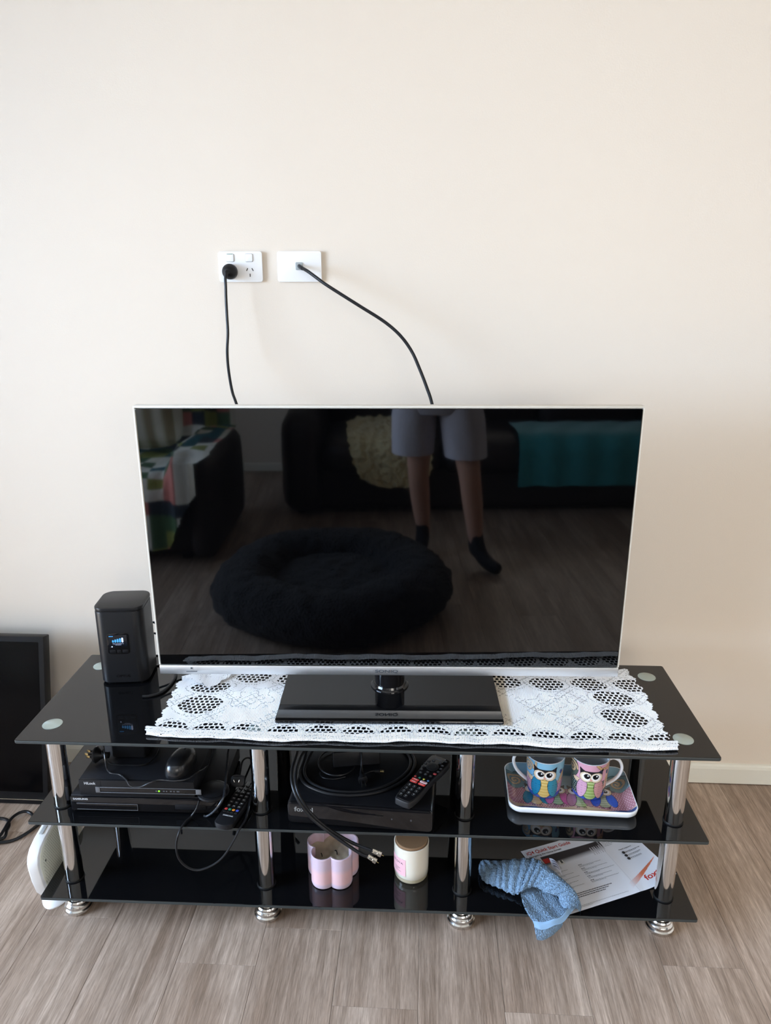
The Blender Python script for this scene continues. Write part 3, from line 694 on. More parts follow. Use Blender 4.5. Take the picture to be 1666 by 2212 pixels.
# ------------------------------------------------------------------ lace runner
def lace_runner():
    ds = 0.0015
    s0, s1 = -0.545, 0.612; T = 0.356; FOLD = 0.024; RF = 0.0028; ARC = PI*RF
    ns = int((s1-s0)/ds); nt = int((T+ARC+FOLD)/ds)
    sv = s0+np.arange(ns+1)*ds; tv_ = -(ARC+FOLD)+np.arange(nt+1)*ds
    S, Tt = np.meshgrid(sv, tv_)
    def surf(S, Tt):
        wav = 0.0012*np.sin(S*55+Tt*38)*np.sin(Tt*47+1.3)+0.0008*np.sin(S*140+2*np.sin(Tt*60))
        edge = -0.604+0.0098*(S-0.03)+0.004*np.sin(S*9+0.6)+0.0025*np.sin(S*31)
        z = Z1+0.0020+0.4*wav
        a = np.clip(-Tt/RF, 0, PI); back = np.clip(-Tt-ARC, 0, None)
        y = np.where(Tt >= 0, edge+Tt, edge-RF*np.sin(a)+back)
        zz = np.where(Tt >= 0, z, z+RF*(1-np.cos(a)) + 0.0006*np.sin(S*90) + 0.0012*np.sin(S*23+1)*(back > 0))
        # room for the foot of the television
        under = (S > -0.285) & (S < 0.25) & (y > -0.56) & (y < -0.26)
        zz = np.where(under, np.minimum(zz, Z1+0.0028), zz)
        return np.stack([S, y, zz], -1)
    G = surf(S, Tt)
    Sc = (S[:-1, :-1]+S[1:, 1:])/2; Tc = (Tt[:-1, :-1]+Tt[1:, 1:])/2
    hole = np.zeros(Sc.shape, bool); small = np.zeros(Sc.shape, bool)
    P = 0.0118; row = np.floor(Tc/P); fx = ((Sc/P+0.5*(row % 2)) % 1-0.5)*P; fy = ((Tc/P) % 1-0.5)*P
    cell = (np.abs(fx) < 0.0040) & (np.abs(fy) < 0.0046) & (np.abs(fx)+np.abs(fy) < 0.0072)
    def oval(cs, ct, rs_, rt_, ang=0.0):
        a = math.radians(ang); u = (Sc-cs)*math.cos(a)+(Tc-ct)*math.sin(a); v = -(Sc-cs)*math.sin(a)+(Tc-ct)*math.cos(a)
        d = np.abs(u/rs_)**1.7+np.abs(v/rt_)**1.7
        nonlocal hole, small
        hole |= cell & (d < 1)
        r2 = (d > 1.45) & (d < 1.58); small |= r2 & (np.sin(Sc*700)*np.sin(Tc*640) > -0.2)
    for k in range(15):
        c = -0.487+k*0.0822
        if c < 0.6: oval(c, 0.030, 0.037, 0.033)
    for k in range(11): oval(-0.462+k*0.1035, 0.268, 0.044, 0.030, -12 if k > 5 else 12)
    for k in range(11): oval(-0.41+k*0.1035, 0.335, 0.036, 0.018)
    for cs, ct, r1, r2, an in ((0.515, 0.205, 0.047, 0.034, -10), (0.520, 0.122, 0.052, 0.036, -18), (-0.455, 0.135, 0.052, 0.040, 14), (-0.452, 0.213, 0.048, 0.026, 10)):
        oval(cs, ct, r1, r2, an)
    # rose medallions: dense, with slits along the petals
    for cs, ct in ((0.365, 0.170), (-0.345, 0.172)):
        r = np.hypot(Sc-cs, (Tc-ct)*1.15); th = np.arctan2(Tc-ct, Sc-cs)
        small |= (np.abs(r-0.028-0.007*np.cos(5*th)) < 0.0012) | (np.abs(r-0.052-0.008*np.cos(6*th+1)) < 0.0012)
    d1 = np.abs(((Sc+Tc)/0.019) % 1-0.5) < 0.05; d2 = np.abs(((Sc-Tc)/0.023+0.4) % 1-0.5) < 0.05
    zone = (Tc > 0.055)
    small |= (d1 | d2) & zone & (np.sin(Sc*37+2)*np.sin(Tc*51)+0.5*np.sin(Sc*90)*np.sin(Tc*77) > 0.12)
    zig = np.abs(((Tc+ARC+FOLD)-0.012-0.006*np.abs(((Sc/0.062) % 1)*2-1)*1.2+0.004)) < 0.0011
    small |= zig & (Tc < -ARC)
    ii, jj = np.indices(Sc.shape)
    hole |= small & ((ii*2+jj) % 5 < 2)
    rnd = np.random.RandomState(5)
    # scalloped ends, frayed a little
    tt = np.clip(Tc, -1, 1); sc_ = 0.0085*np.abs(np.sin(tt*PI/0.041+0.5))+0.003*np.abs(np.sin(tt*PI/0.0118))+0.0016*rnd.rand(*Tc[:, :1].shape)
    left = -0.526+sc_*-1+np.where(Tc < 0.0, -0.004, 0)+0.004*np.sin(Tc*21)
    right = 0.588+sc_+np.where(Tc < 0.0, 0.008, 0)-0.08*np.clip(Tc-0.25, 0, 1)*1.9
    keep = (~hole) & (Sc > left) & (Sc < right) & (Tc < T-0.004+0.006*np.abs(np.sin(Sc*PI/0.035))-0.006)
    # a strip of the rear edge turned over onto the runner at one end
    idx = np.arange((nt+1)*(ns+1)).reshape(nt+1, ns+1)
    q = np.stack([idx[:-1, :-1], idx[:-1, 1:], idx[1:, 1:], idx[1:, :-1]], -1)[keep]
    V = G.reshape(-1, 3)
    cut = (V[:, 0] < -0.30) & (V[:, 1] > -0.372+0.42*(V[:, 0]+0.525)) & (V[:, 1] > -0.37)
    # the corner beyond the crease is folded back over it
    a0 = np.array([-0.515, -0.402]); dr = np.array([0.125, 0.066]); dr /= np.hypot(*dr); nn = np.array([-dr[1], dr[0]])
    rel_ = V[:, :2]-a0; al = rel_ @ dr; pe = rel_ @ nn
    beyond = (pe > 0.052) & (al > -0.02) & (V[:, 0] < -0.18) & (V[:, 1] > -0.45)
    pe2 = np.where(beyond, 0.104-pe, pe)
    Vn = V.copy()
    Vn[:, 0] = np.where(beyond, a0[0]+al*dr[0]+pe2*nn[0], V[:, 0]); Vn[:, 1] = np.where(beyond, a0[1]+al*dr[1]+pe2*nn[1], V[:, 1])
    Vn[:, 2] = np.where(beyond, V[:, 2]+0.0045+0.0015*np.sin(al*60), V[:, 2])
    # compact
    used = np.unique(q); mp = -np.ones(len(V), int); mp[used] = np.arange(len(used)); q = mp[q]; Vn = Vn[used]
    o_ = Vector((0.03, -0.43, Z1)); Vn = Vn-np.array(o_)
    me = bpy.data.meshes.new('lace_runner')
    me.vertices.add(len(Vn)); me.vertices.foreach_set('co', Vn.astype(np.float32).ravel())
    me.loops.add(q.size); me.loops.foreach_set('vertex_index', q.astype(np.int32).ravel())
    me.polygons.add(len(q)); me.polygons.foreach_set('loop_start', np.arange(0, q.size, 4, dtype=np.int32)); me.polygons.foreach_set('loop_total', np.full(len(q), 4, np.int32))
    me.update(calc_edges=True); me.validate(); me.shade_smooth()
    # a yellowed band where the foot used to stand
    at = me.color_attributes.new('print', 'FLOAT_COLOR', 'POINT')
    W = Vn+np.array(o_); c = np.ones((len(W), 4), np.float32); c[:, :3] = lin(242, 242, 243)
    fade = np.clip((W[:, 0]-0.232)/0.004, 0, 1)*np.clip((0.268-W[:, 0])/0.006, 0, 1)*np.clip((W[:, 1]+0.532)/0.006, 0, 1)*np.clip((-0.27-W[:, 1])/0.02, 0, 1)
    cr = np.exp(-((W[:, 1]+0.455+0.35*(W[:, 0]-0.33))/0.004)**2)*((W[:, 0] > 0.30) & (W[:, 0] < 0.42))*0.35
    lf = np.clip(1-np.abs(W[:, 0]+0.47)/0.09, 0, 1)*0.12
    fade = np.clip(fade*0.85+cr+lf, 0, 1)[:, None]
    c[:, :3] = c[:, :3]*(1-fade)+np.array(lin(206, 192, 168))*fade
    at.data.foreach_set('color', c.ravel())
    m = mat('lace_thread', (0.9, 0.9, 0.9), 0.85, attr='print', sheen=0.2)
    nt_ = m.node_tree; tc = nt_.nodes.new('ShaderNodeTexCoord'); wv = nt_.nodes.new('ShaderNodeTexWave'); wv.bands_direction = 'X'
    wv.inputs['Scale'].default_value = 95; wv.inputs['Distortion'].default_value = 1.2; wv.inputs['Detail'].default_value = 1
    bp = nt_.nodes.new('ShaderNodeBump'); bp.inputs['Strength'].default_value = 0.55; bp.inputs['Distance'].default_value = 0.0012
    nt_.links.new(tc.outputs['Object'], wv.inputs['Vector']); nt_.links.new(wv.outputs['Fac'], bp.inputs['Height'])
    nt_.links.new(bp.outputs[0], nt_.nodes['Principled BSDF'].inputs['Normal'])
    me.materials.append(m)
    o = bpy.data.objects.new('lace_runner', me); COL.objects.link(o); o.location = o_
    tag(o, 'white lace table runner with scalloped ends spread over the glass top', 'table runner')
lace_runner()

# ------------------------------------------------------------------ router on the stand
rou = thing('router', 'black upright router with small lit signal screen on the glass top', 'router', (-0.6755, -0.3350, Z1), math.radians(6.5))
RW, RD, RH = 0.116, 0.112, 0.203
MB().prism(rrect(RW, RD, 0.026, 10), 0.004, RH-0.010, 0.003).build('body', blk_sat, rou)
MB().prism(rrect(RW-0.003, RD-0.003, 0.0255, 10), RH-0.0105, RH-0.008, 0.0).build('lid_groove', blk, rou)
MB().prism(rrect(RW, RD, 0.026, 10), RH-0.0085, RH, 0.002).build('lid', blk_sat, rou)
for dx in (-0.038, 0.038):
    for dy in (-0.040, 0.036): MB().lathe([(0.006, 0), (0.006, 0.0045)], 16, (dx, dy, 0)).build('rubber_foot', ring_m, rou)
yf = -RD/2
bez = MB().prism(rrect(0.053, 0.056, 0.008, 6, (-0.004, 0.111)), -yf-0.0008, -yf+0.0008, 0.0004, 'y').build('screen_bezel', blk_gl, rou)
scr = MB().prism(rrect(0.043, 0.030, 0.001, 2, (-0.004, 0.119)), -yf+0.0008, -yf+0.0011, 0.0, 'y').build('display', mat('display_dark', (0.004, 0.006, 0.010), 0.1), bez)
sig = mat('signal_blue', lin(60, 140, 200), 0.5, emit=(lin(70, 160, 225), 0.55)); sigw = mat('signal_white', lin(200, 205, 230), 0.5, emit=(lin(190, 205, 245), 0.75))
for k in range(5):
    h = 0.0065+0.0015*k; cx = -0.0155+k*0.0056
    MB().prism(rrect(0.0043, h, 0.002, 4, (cx, 0.1145+h/2)), -yf+0.0011, -yf+0.0015, 0.0, 'y').build('signal_bar', sig if k < 4 else sigw, bez)
yt = yf-0.0016
lettering('Your connection is', 0.026, 0.0021, sigw, bez, plane_fn((-0.017, yt, 0.1105), (1, 0, 0), (0, 0, 1)))
lettering('very good', 0.014, 0.0024, sigw, bez, plane_fn((-0.011, yt, 0.1070), (1, 0, 0), (0, 0, 1)))
MB().lathe([(0.0015, 0), (0.0015, 0.0004)], 10).xf(Matrix.Translation((-0.019, yf-0.0012, 0.1035)) @ Matrix.Rotation(PI/2, 4, 'X')).build('status_dot', sigw, bez)
MB().box((-0.0195, yf-0.0013, 0.1308), (0.010, 0.0003, 0.0016)).build('status_icon', sig, bez)
for dx, w in ((-0.0185, 0.014), (-0.0035, 0.009), (0.0115, 0.014)):
    MB().prism(rrect(w, 0.0085, 0.002, 4, (dx, 0.0905)), -yf+0.0006, -yf+0.0016, 0.0004, 'y').build('button', blk_sat, bez)
lettering('OPTUS', 0.034, 0.0068, blk_gl, rou, plane_fn((-0.017, yf-0.0005, 0.020), (1, 0, 0), (0, 0, 1)), 0.03)
c1 = thing('router_power_lead', 'black lead curling on the glass between the router and the television', 'cable', (-0.62, -0.30, Z1))
MB().tube(rel([(-0.645, -0.275, 0.520), (-0.628, -0.268, 0.520), (-0.605, -0.285, 0.513), (-0.574, -0.305, 0.5092), (-0.556, -0.345, 0.5086), (-0.554, -0.390, 0.5086), (-0.563, -0.428, 0.5086), (-0.585, -0.446, 0.5086), (-0.602, -0.449, 0.5086)], (-0.62, -0.30, Z1)), 0.0033, 8).build('cable', rub, c1)
for k, (z, zz) in enumerate(((0.615, 0.604), (0.584, 0.576))):
    t_ = tag(MB().tube([(-0.642, -0.279, z), (-0.632, -0.266, z), (-0.614, -0.268, zz), (-0.56, -0.285, zz-0.03), (-0.52, -0.30, zz-0.045)], 0.0028, 8).build('network_cable', navy_c, loc=(-0.642, -0.279, z)),
             'upper dark blue network cable leaving the upright router' if k == 0 else 'lower dark blue network cable leaving the upright router', 'cable', 'network cables at the router')

# ------------------------------------------------------------------ second television leaning at the wall
tv2 = thing('television', 'plain black flat television standing on the floor against the wall', 'television', (-1.46, -0.215, 0.0), 0.0)
M2 = Matrix.Rotation(math.radians(-11.5), 4, 'X')
MB().box((0, 0.018, 0.251), (0.885, 0.036, 0.498), 0.004).xf(M2).build('housing', blk, tv2)
MB().prism(rrect(0.855, 0.445, 0.002, 2, (0, 0.262)), -0.0005, 0.0008, 0.0003, 'y').xf(M2).build('screen', screen_mt, tv2)
MB().box((0, -0.001, 0.0175), (0.86, 0.004, 0.0022), 0.0006).xf(M2).build('trim_line', nickel, tv2)
for k, pts in enumerate(([(-1.14, -0.368, 0.006), (-1.074, -0.360, 0.006), (-1.078, -0.328, 0.006), (-1.084, -0.306, 0.006), (-1.103, -0.286, 0.006), (-1.14, -0.283, 0.006), (-1.20, -0.30, 0.006)],
                         [(-1.10, -0.40, 0.008), (-1.081, -0.357, 0.012), (-1.086, -0.302, 0.013), (-1.082, -0.272, 0.012), (-1.068, -0.255, 0.010), (-1.047, -0.258, 0.008), (-1.017, -0.281, 0.006), (-0.985, -0.26, 0.006), (-0.96, -0.18, 0.006)],
                         [(-1.13, -0.378, 0.005), (-1.074, -0.374, 0.0055), (-1.049, -0.368, 0.005), (-1.027, -0.349, 0.005), (-1.005, -0.305, 0.005), (-0.99, -0.24, 0.005), (-0.975, -0.16, 0.005)])):
    tag(MB().tube(pts, 0.0042, 8).build('floor_cable', rub, loc=(pts[1][0], pts[1][1], 0.0)),
        ('black cable bent round in a tight loop on the floor planks', 'black cable arching up off the floor beside the leaning television', 'black cable lying flat on the floor towards the white modem')[k], 'cable', 'cables on the floor by the leaning television')

# ------------------------------------------------------------------ white modem on the floor
mo = thing('modem', 'white slab modem with perforated sides on an oval foot on the floor', 'modem', (-0.858, -0.46, 0.0), math.radians(4))
out = [(-0.100, 0.020), (0.10, 0.020), (0.118, 0.030), (0.122, 0.06)] + [(0.122-0.03*(1-math.cos(a)), 0.14+0.036*math.sin(a)) for a in np.linspace(0, PI/2, 7)] + \
      [(-0.05, 0.176), (-0.085, 0.174), (-0.112, 0.168), (-0.128, 0.155), (-0.134, 0.138), (-0.133, 0.120), (-0.126, 0.08), (-0.114, 0.040)]
out = out[::-1]
cx_ = 0.0
mb = MB(); mb.prism([(p[0], p[1]) for p in out][::-1], -0.013, 0.013, 0.003, 'x'); mb.build('shell', white_p, mo)
inn = [((p[0]+0.003)*0.915-0.003, (p[1]-0.098)*0.90+0.098) for p in out][::-1]
cream = mat('cream_plastic', lin(226, 224, 205), 0.5)
sidep = MB().prism(inn, 0.0122, 0.0142, 0.0006, 'x').build('side_panel', cream, mo)
hb = MB(); n_h = 0
for iy in range(34):
    for iz in range(24):
        y = -0.108+iy*0.0063+(iz % 2)*0.003; z = 0.036+iz*0.0054
        if (abs((y+0.003)/0.112)**3+abs((z-0.1)/0.068)**3) < 1:
            hb.box((0.0143, y, z), (0.0004, 0.0021, 0.0021)); n_h += 1
ho = hb.build('perforation', mat('perforation_dark', lin(168, 163, 140), 0.8), sidep, smooth=0); ho['kind'] = 'stuff'
MB().box((0.0146, -0.098, 0.120), (0.0012, 0.003, 0.006), 0.0003).build('clip_hole', dark_slot, sidep)
MB().box((0.0, -0.060, 0.1772), (0.009, 0.030, 0.0012), 0.0004, rot=Matrix.Rotation(0.02, 3, 'X')).build('label_plate', grey_p, mo)
fo = MB(); fo.lathe([(1.0, 0), (1.0, 0.003), (0.94, 0.007), (0.6, 0.012), (0.33, 0.02), (0.3, 0.024)], 40)
fo.xf(Matrix.Translation((0.020, -0.035, 0)) @ Matrix.Diagonal((0.042, 0.090, 1, 1))).build('oval_foot', white_p, mo)

# ------------------------------------------------------------------ disc player and recorder (middle shelf)
dvd = thing('disc_player', 'slim black disc player underneath the recorder on the middle shelf', 'disc player', (-0.5625, -0.492, Z2+0.0004), math.radians(0.9))
MB().box((0, 0.004, 0.0235), (0.338, 0.206, 0.038), 0.0015).build('case', blk_mt, dvd)
MB().box((0, -0.1015, 0.0225), (0.338, 0.006, 0.036), 0.002).build('front_panel', blk_gl, dvd)
tray_ = MB().box((-0.085, -0.1050, 0.0170), (0.140, 0.0016, 0.0155), 0.0006).build('disc_tray', blk_gl, dvd)
for c, d in (((-0.085, -0.1062, 0.0250), (0.140, 0.0006, 0.0005)), ((-0.0152, -0.1062, 0.0170), (0.0005, 0.0006, 0.016)), ((-0.085, -0.1062, 0.0092), (0.140, 0.0006, 0.0004))):
    MB().box(c, d).build('tray_edge', ink_lg, tray_)
lettering('SAMSUNG', 0.034, 0.0048, ink_w, dvd, plane_fn((-0.1625, -0.1049, 0.0330), (1, 0, 0), (0, 0, 1)), 0.03)
MB().box((0.105, -0.1047, 0.0205), (0.07, 0.0012, 0.013), 0.0004).build('button_strip', blk, dvd)
for dx in (-0.14, 0.14):
    for dy in (-0.07, 0.08): MB().lathe([(0.008, 0), (0.008, 0.0046)], 16, (dx, dy, 0)).build('foot', ring_m, dvd)
nvr = thing('video_recorder', 'black video recorder with green indicator light on the disc player', 'recorder', (-0.5765, -0.495, Z2+0.0425), math.radians(0.9))
MB().box((0, 0.004, 0.0225), (0.262, 0.196, 0.039), 0.0015).build('case', blk_mt, nvr)
fp = MB().box((0, -0.0975, 0.0225), (0.262, 0.006, 0.040), 0.001).build('front_panel', blk_sat, nvr)
MB().box((-0.081, -0.1004, 0.0225), (0.0008, 0.0006, 0.039)).build('panel_seam', blk, fp)
tm = mat('smoke_trim', lin(96, 96, 98), 0.3)
for c, d in (((0.030, -0.1012, 0.0248), (0.232, 0.0016, 0.0012)), ((0.030, -0.1012, 0.0118), (0.232, 0.0016, 0.0012)), ((-0.0885, -0.1012, 0.0183), (0.010, 0.0016, 0.0142)), ((0.1405, -0.1012, 0.0183), (0.012, 0.0016, 0.0142))):
    MB().box(c, d, 0.0003).build('light_bar_edge', tm, fp)
MB().box((0.026, -0.1008, 0.0183), (0.216, 0.0010, 0.0118), 0.0002).build('light_bar', blk_gl, fp)
lettering('HiLook', 0.026, 0.0068, ink_w, fp, plane_fn((-0.1185, -0.1008, 0.0310), (1, 0, 0), (0, 0, 1)), 0.02)
MB().lathe([(0.0020, 0), (0.0016, 0.0012)], 12).xf(Matrix.Translation((0.051, -0.1010, 0.0183)) @ Matrix.Rotation(PI/2, 4, 'X')).build('green_light', mat('green_led', lin(120, 255, 40), 0.4, emit=(lin(110, 255, 30), 3.0)), fp)
for dx, w in ((0.045, 0.004), (0.062, 0.004), (0.068, 0.003), (0.078, 0.004), (0.085, 0.003), (0.094, 0.006)):
    MB().box((dx, -0.1014, 0.0183), (w, 0.0004, 0.003)).build('icon', mat('dim_icon', lin(75, 75, 78), 0.6), fp)
for dx in (-0.11, 0.11):
    for dy in (-0.07, 0.08): MB().lathe([(0.008, 0), (0.008, 0.0032)], 16, (dx, dy, 0)).build('foot', ring_m, nvr)
ZN = Z2+0.0425+0.0428
# mouse
ms = thing('computer_mouse', 'glossy black computer mouse resting on the recorder', 'computer mouse', (-0.489, -0.5355, ZN), math.radians(-8))
U = np.linspace(0, PI, 25); Vv = np.linspace(0, 2*PI, 40, endpoint=False); Gm = []
for i, u in enumerate(np.linspace(0, 1, 16)):
    ring = []
    for a in Vv:
        k = math.cos(u*PI/2)**0.55 if u < 1 else 0.0
        l = 0.052 if math.sin(a) < 0 else 0.050
        xx = 0.0285*k*math.copysign(abs(math.cos(a))**0.75, math.cos(a)); yy = l*k*math.copysign(abs(math.sin(a))**0.8, math.sin(a))
        zz = 0.003+0.033*math.sin(u*PI/2)**0.9*(1-0.10*(yy/0.05)) if u > 0 else 0.001
        ring.append((xx*(1-0.1*max(0, yy/0.05)), yy, zz))
    Gm.append(ring)
MB().grid(Gm, wrap=True).build('shell', mat('mouse_gloss', (0.012, 0.012, 0.013), 0.22), ms, smooth=60)
MB().box((0, 0.028, 0.0315), (0.006, 0.022, 0.008), 0.0025, rot=Matrix.Rotation(-0.2, 3, 'X')).build('scroll_wheel', blk, ms)
MB().lathe([(0.0048, 0), (0.0048, 0.0008), (0.004, 0.001)], 20).xf(Matrix.Translation((0, -0.036, 0.0236)) @ Matrix.Rotation(math.radians(52), 4, 'X')).build('emblem', blk_gl, ms)
MB().tube(rel([(-0.482, -0.487, ZN+0.006), (-0.480, -0.462, ZN+0.012), (-0.520, -0.425, ZN+0.012), (-0.62, -0.400, ZN+0.02), (-0.690, -0.430, ZN+0.022), (-0.688, -0.490, 0.412), (-0.677, -0.518, 0.4235), (-0.664, -0.545, 0.4240), (-0.657, -0.559, 0.412), (-0.655, -0.563, 0.396), (-0.652, -0.564, ZN+0.003), (-0.640, -0.573, ZN+0.002), (-0.619, -0.577, ZN+0.002), (-0.602, -0.590, ZN+0.0022), (-0.593, -0.5990, ZN+0.0020), (-0.586, -0.6045, 0.3770), (-0.576, -0.6045, 0.3730),
               (-0.560, -0.6045, 0.3745), (-0.538, -0.6010, ZN+0.0022), (-0.522, -0.592, ZN+0.002), (-0.487, -0.593, ZN+0.002), (-0.460, -0.585, ZN+0.002), (-0.446, -0.562, ZN+0.002), (-0.436, -0.53, 0.375), (-0.430, -0.510, 0.380), (-0.433, -0.470, 0.395), (-0.43, -0.40, 0.36)],
          (-0.489, -0.5355, ZN)), 0.0017, 7).xf(Matrix.Rotation(math.radians(8), 4, 'Z')).build('cord', mat('thin_cord', (0.02, 0.02, 0.022), 0.25), ms)
# plug-in adapter with its pins bare
ad = thing('power_adapter', 'black plug-in power adapter with bare brass pins lying on the recorder', 'power adapter', (-0.628, -0.487, ZN))
MB().box((0.006, 0.010, 0.031), (0.082, 0.074, 0.062), 0.006, 3).build('body', blk, ad)
MB().lathe([(0.0165, 0), (0.0190, 0.003), (0.0190, 0.006), (0.010, 0.016), (0.0075, 0.024), (0.0075, 0.034)], 28).xf(Matrix.Translation((-0.0665, -0.045, 0.0205)) @ Matrix.Rotation(PI/2, 4, 'Y')).build('plug', blk, ad)
for dz, dy in ((0.0045, -0.006), (0.0045, 0.006), (-0.007, 0)):
    pin = MB().box((-0.0725, -0.045+dy, 0.0205+dz), (0.013, 0.0018, 0.0055), 0.0003).build('pin_sleeve', blk, ad)
    MB().box((-0.0825, -0.045+dy, 0.0205+dz), (0.008, 0.0018, 0.0058), 0.0003).build('pin', brass, ad)
MB().tube([(-0.046, -0.04, 0.034), (-0.042, -0.055, 0.030), (-0.030, -0.056, 0.009), (-0.012, -0.057, 0.004), (0.018, -0.056, 0.003), (0.040, -0.055, 0.003), (0.059, -0.045, 0.003), (0.066, -0.020, 0.003), (0.063, 0.013, 0.004), (0.058, 0.05, 0.01)], 0.0021, 8).build('cord', rub, ad)

# flat round disc, and the strap-like lead over it
ZD = Z2+0.0425
dk = thing('round_base', 'flat round black base lying on the disc player beside the recorder', 'round base', (-0.4085, -0.570, ZD))
MB().lathe([(0.0345, 0.0), (0.0362, 0.002), (0.0355, 0.0065), (0.030, 0.0088), (0.0, 0.0095)], 48).build('disc', blk_sat, dk)
MB().lathe([(0.0315, 0.0078), (0.032, 0.0088), (0.0305, 0.0092)], 48, cap=False).build('rim_line', blk_gl, dk)
fl = tag(MB().tube([(-0.375, -0.33, 0.33), (-0.398, -0.44, 0.378), (-0.393, -0.50, 0.368), (-0.384, -0.552, 0.356), (-0.379, -0.580, 0.3545), (-0.376, -0.603, 0.352), (-0.386, -0.612, 0.336), (-0.402, -0.608, 0.315), (-0.417, -0.602, 0.3005), (-0.425, -0.600, 0.2995)], 0.0026, 8, flat=0.7).build('flat_lead', mat('glossy_lead', (0.02, 0.021, 0.024), 0.18), loc=(-0.41, -0.60, Z2)),
          'glossy black lead draped over the round base down to the middle shelf', 'cable')

# samsung-style remote with coloured keys
rm = thing('remote_control', 'slim black remote with red green orange blue keys beside the disc player', 'remote control', (-0.3555, -0.5685, Z2), math.radians(-13))
tip = Matrix.Translation((0, 0, 0.0005)) @ Matrix.Rotation(math.radians(2.0), 4, 'X') @ Matrix.Translation((0, 0, 0.002))
def rr_round(w, l, rbot, seg=10):
    o = [(w/2, -l/2+rbot*0.8)]
    o = []
    for k in range(seg+1):
        a = -PI+PI*k/seg; o.append((w/2*math.cos(a), -l/2+rbot+rbot*math.sin(a)))
    o += [(w/2, l/2-0.004), (w/2-0.004, l/2), (-w/2+0.004, l/2), (-w/2, l/2-0.004)]
    return o
MB().prism(rr_round(0.045, 0.150, 0.012), 0.0, 0.015, 0.003).xf(tip).build('shell', blk_sat, rm)
fac = MB().prism(rr_round(0.039, 0.112, 0.0005), 0.0148, 0.0156, 0.0002).xf(tip @ Matrix.Translation((0, 0.016, 0))).build('face', blk_gl, rm)
keym = mat('key_black', (0.01, 0.01, 0.01), 0.4)
kc = [mat('key_red', lin(196, 62, 58), 0.5), mat('key_green', lin(40, 128, 100), 0.5), mat('key_orange', lin(214, 130, 44), 0.5), mat('key_blue', lin(56, 74, 170), 0.5)]
def key(mb_name, x, y, w, l, m, par, z=0.0155, h=0.0012, T=tip):
    return MB().prism(rrect(w, l, min(w, l)*0.3, 3, (x, y)), z, z+h, 0.0003).xf(T).build(mb_name, m, par)
for k in range(4): key('colour_key', -0.0138+k*0.0092, -0.026, 0.0066, 0.0058, kc[k], fac)
for r_ in range(7):
    for k in range(3):
        kk = key('key', -0.0125+k*0.0125, -0.0145+r_*0.0118, 0.0095, 0.0075, keym, fac)
        MB().box((-0.0125+k*0.0125, -0.0145+r_*0.0118, 0.01685), (0.004, 0.0014, 0.0002)).xf(tip).build('key_mark', ink_w, kk)
for k in range(4): key('lower_key', -0.0138+k*0.0092, -0.0345, 0.0072, 0.004, keym, fac)
lettering('SAMSUNG', 0.024, 0.0036, ink_w, rm, lambda x, y: tuple(tip @ Vector((-0.012+x, -0.0465+y, 0.0152))), 0.03)
# plug lying on the remote, its lead looping down in front of the shelves
pg = thing('loose_power_lead', 'black lead with a two-pin plug on the remote, looping below the middle shelf', 'power lead', (-0.365, -0.515, Z2))
Opg = (-0.365, -0.515, Z2)
Mp = Matrix.Translation((0.002, -0.010, 0.042)) @ Matrix.Rotation(math.radians(55), 4, 'X')
MB().prism(rrect(0.033, 0.026, 0.009, 5), -0.008, 0.006, 0.003).xf(Mp).build('plug', blk, pg)
for sx_, a in ((-0.0055, 25), (0.0060, -18)):
    MB().box((sx_, 0, 0.011), (0.0018, 0.0062, 0.012), 0.0003, rot=Matrix.Rotation(math.radians(a), 3, 'Z')).xf(Mp).build('pin', nickel, pg)
MB().tube(rel([(-0.363, -0.510, 0.340), (-0.362, -0.480, 0.360), (-0.352, -0.455, 0.352), (-0.338, -0.452, 0.325), (-0.333, -0.495, 0.3235), (-0.329, -0.540, 0.3215), (-0.3265, -0.580, 0.3100), (-0.3275, -0.612, 0.3015), (-0.3335, -0.638, 0.3000), (-0.345, -0.646, 0.278), (-0.366, -0.652, 0.243), (-0.388, -0.656, 0.221), (-0.414, -0.660, 0.2085),
               (-0.435, -0.660, 0.205), (-0.455, -0.660, 0.215), (-0.469, -0.660, 0.237), (-0.4725, -0.656, 0.266), (-0.467, -0.648, 0.292), (-0.461, -0.628, 0.3005), (-0.452, -0.606, 0.3015), (-0.440, -0.6015, 0.318), (-0.433, -0.598, 0.338)], Opg), 0.0023, 8).build('cable', rub, pg)

# ------------------------------------------------------------------ satellite box, coil, brick, remote
box = thing('set_top_box', 'wide glossy black set-top box in the middle bay of the stand', 'set-top box', (-0.0655, -0.512, Z2+0.0004), math.radians(-3.1))
BW, BH, BD = 0.322, 0.056, 0.205
MB().prism(rrect(BW, BH-0.003, 0.010, 6, (0, BH/2+0.0015)), -0.105, 0.1000, 0.001, 'y').build('case', mat('box_satin', (0.006, 0.006, 0.007), 0.28, spec=0.3), box)
bfp = MB().prism(rrect(BW, BH-0.002, 0.011, 6, (0, BH/2+0.001)), 0.0990, 0.1075, 0.0035, 'y').build('front_panel', blk_gl, box)
lettering('foxtel', 0.042, 0.0122, mat('dull_print', lin(128, 126, 122), 0.5), bfp, plane_fn((-0.145, -0.1079, 0.033), (1, 0, 0), (0, 0, 1)), 0.02)
for sx_, ch in ((0.070, '*'), (0.112, 'o')):
    lettering(ch, 0.0038, 0.0045, mat('dim_icon2', lin(95, 95, 98), 0.6), bfp, plane_fn((sx_, -0.1079, 0.028), (1, 0, 0), (0, 0, 1)), 0.0, 'icon')
for dx in (-0.13, 0.13):
    for dy in (-0.08, 0.08): MB().lathe([(0.008, 0), (0.008, 0.004)], 16, (dx, dy, 0)).build('foot', ring_m, box)
ZF = Z2+BH+0.001
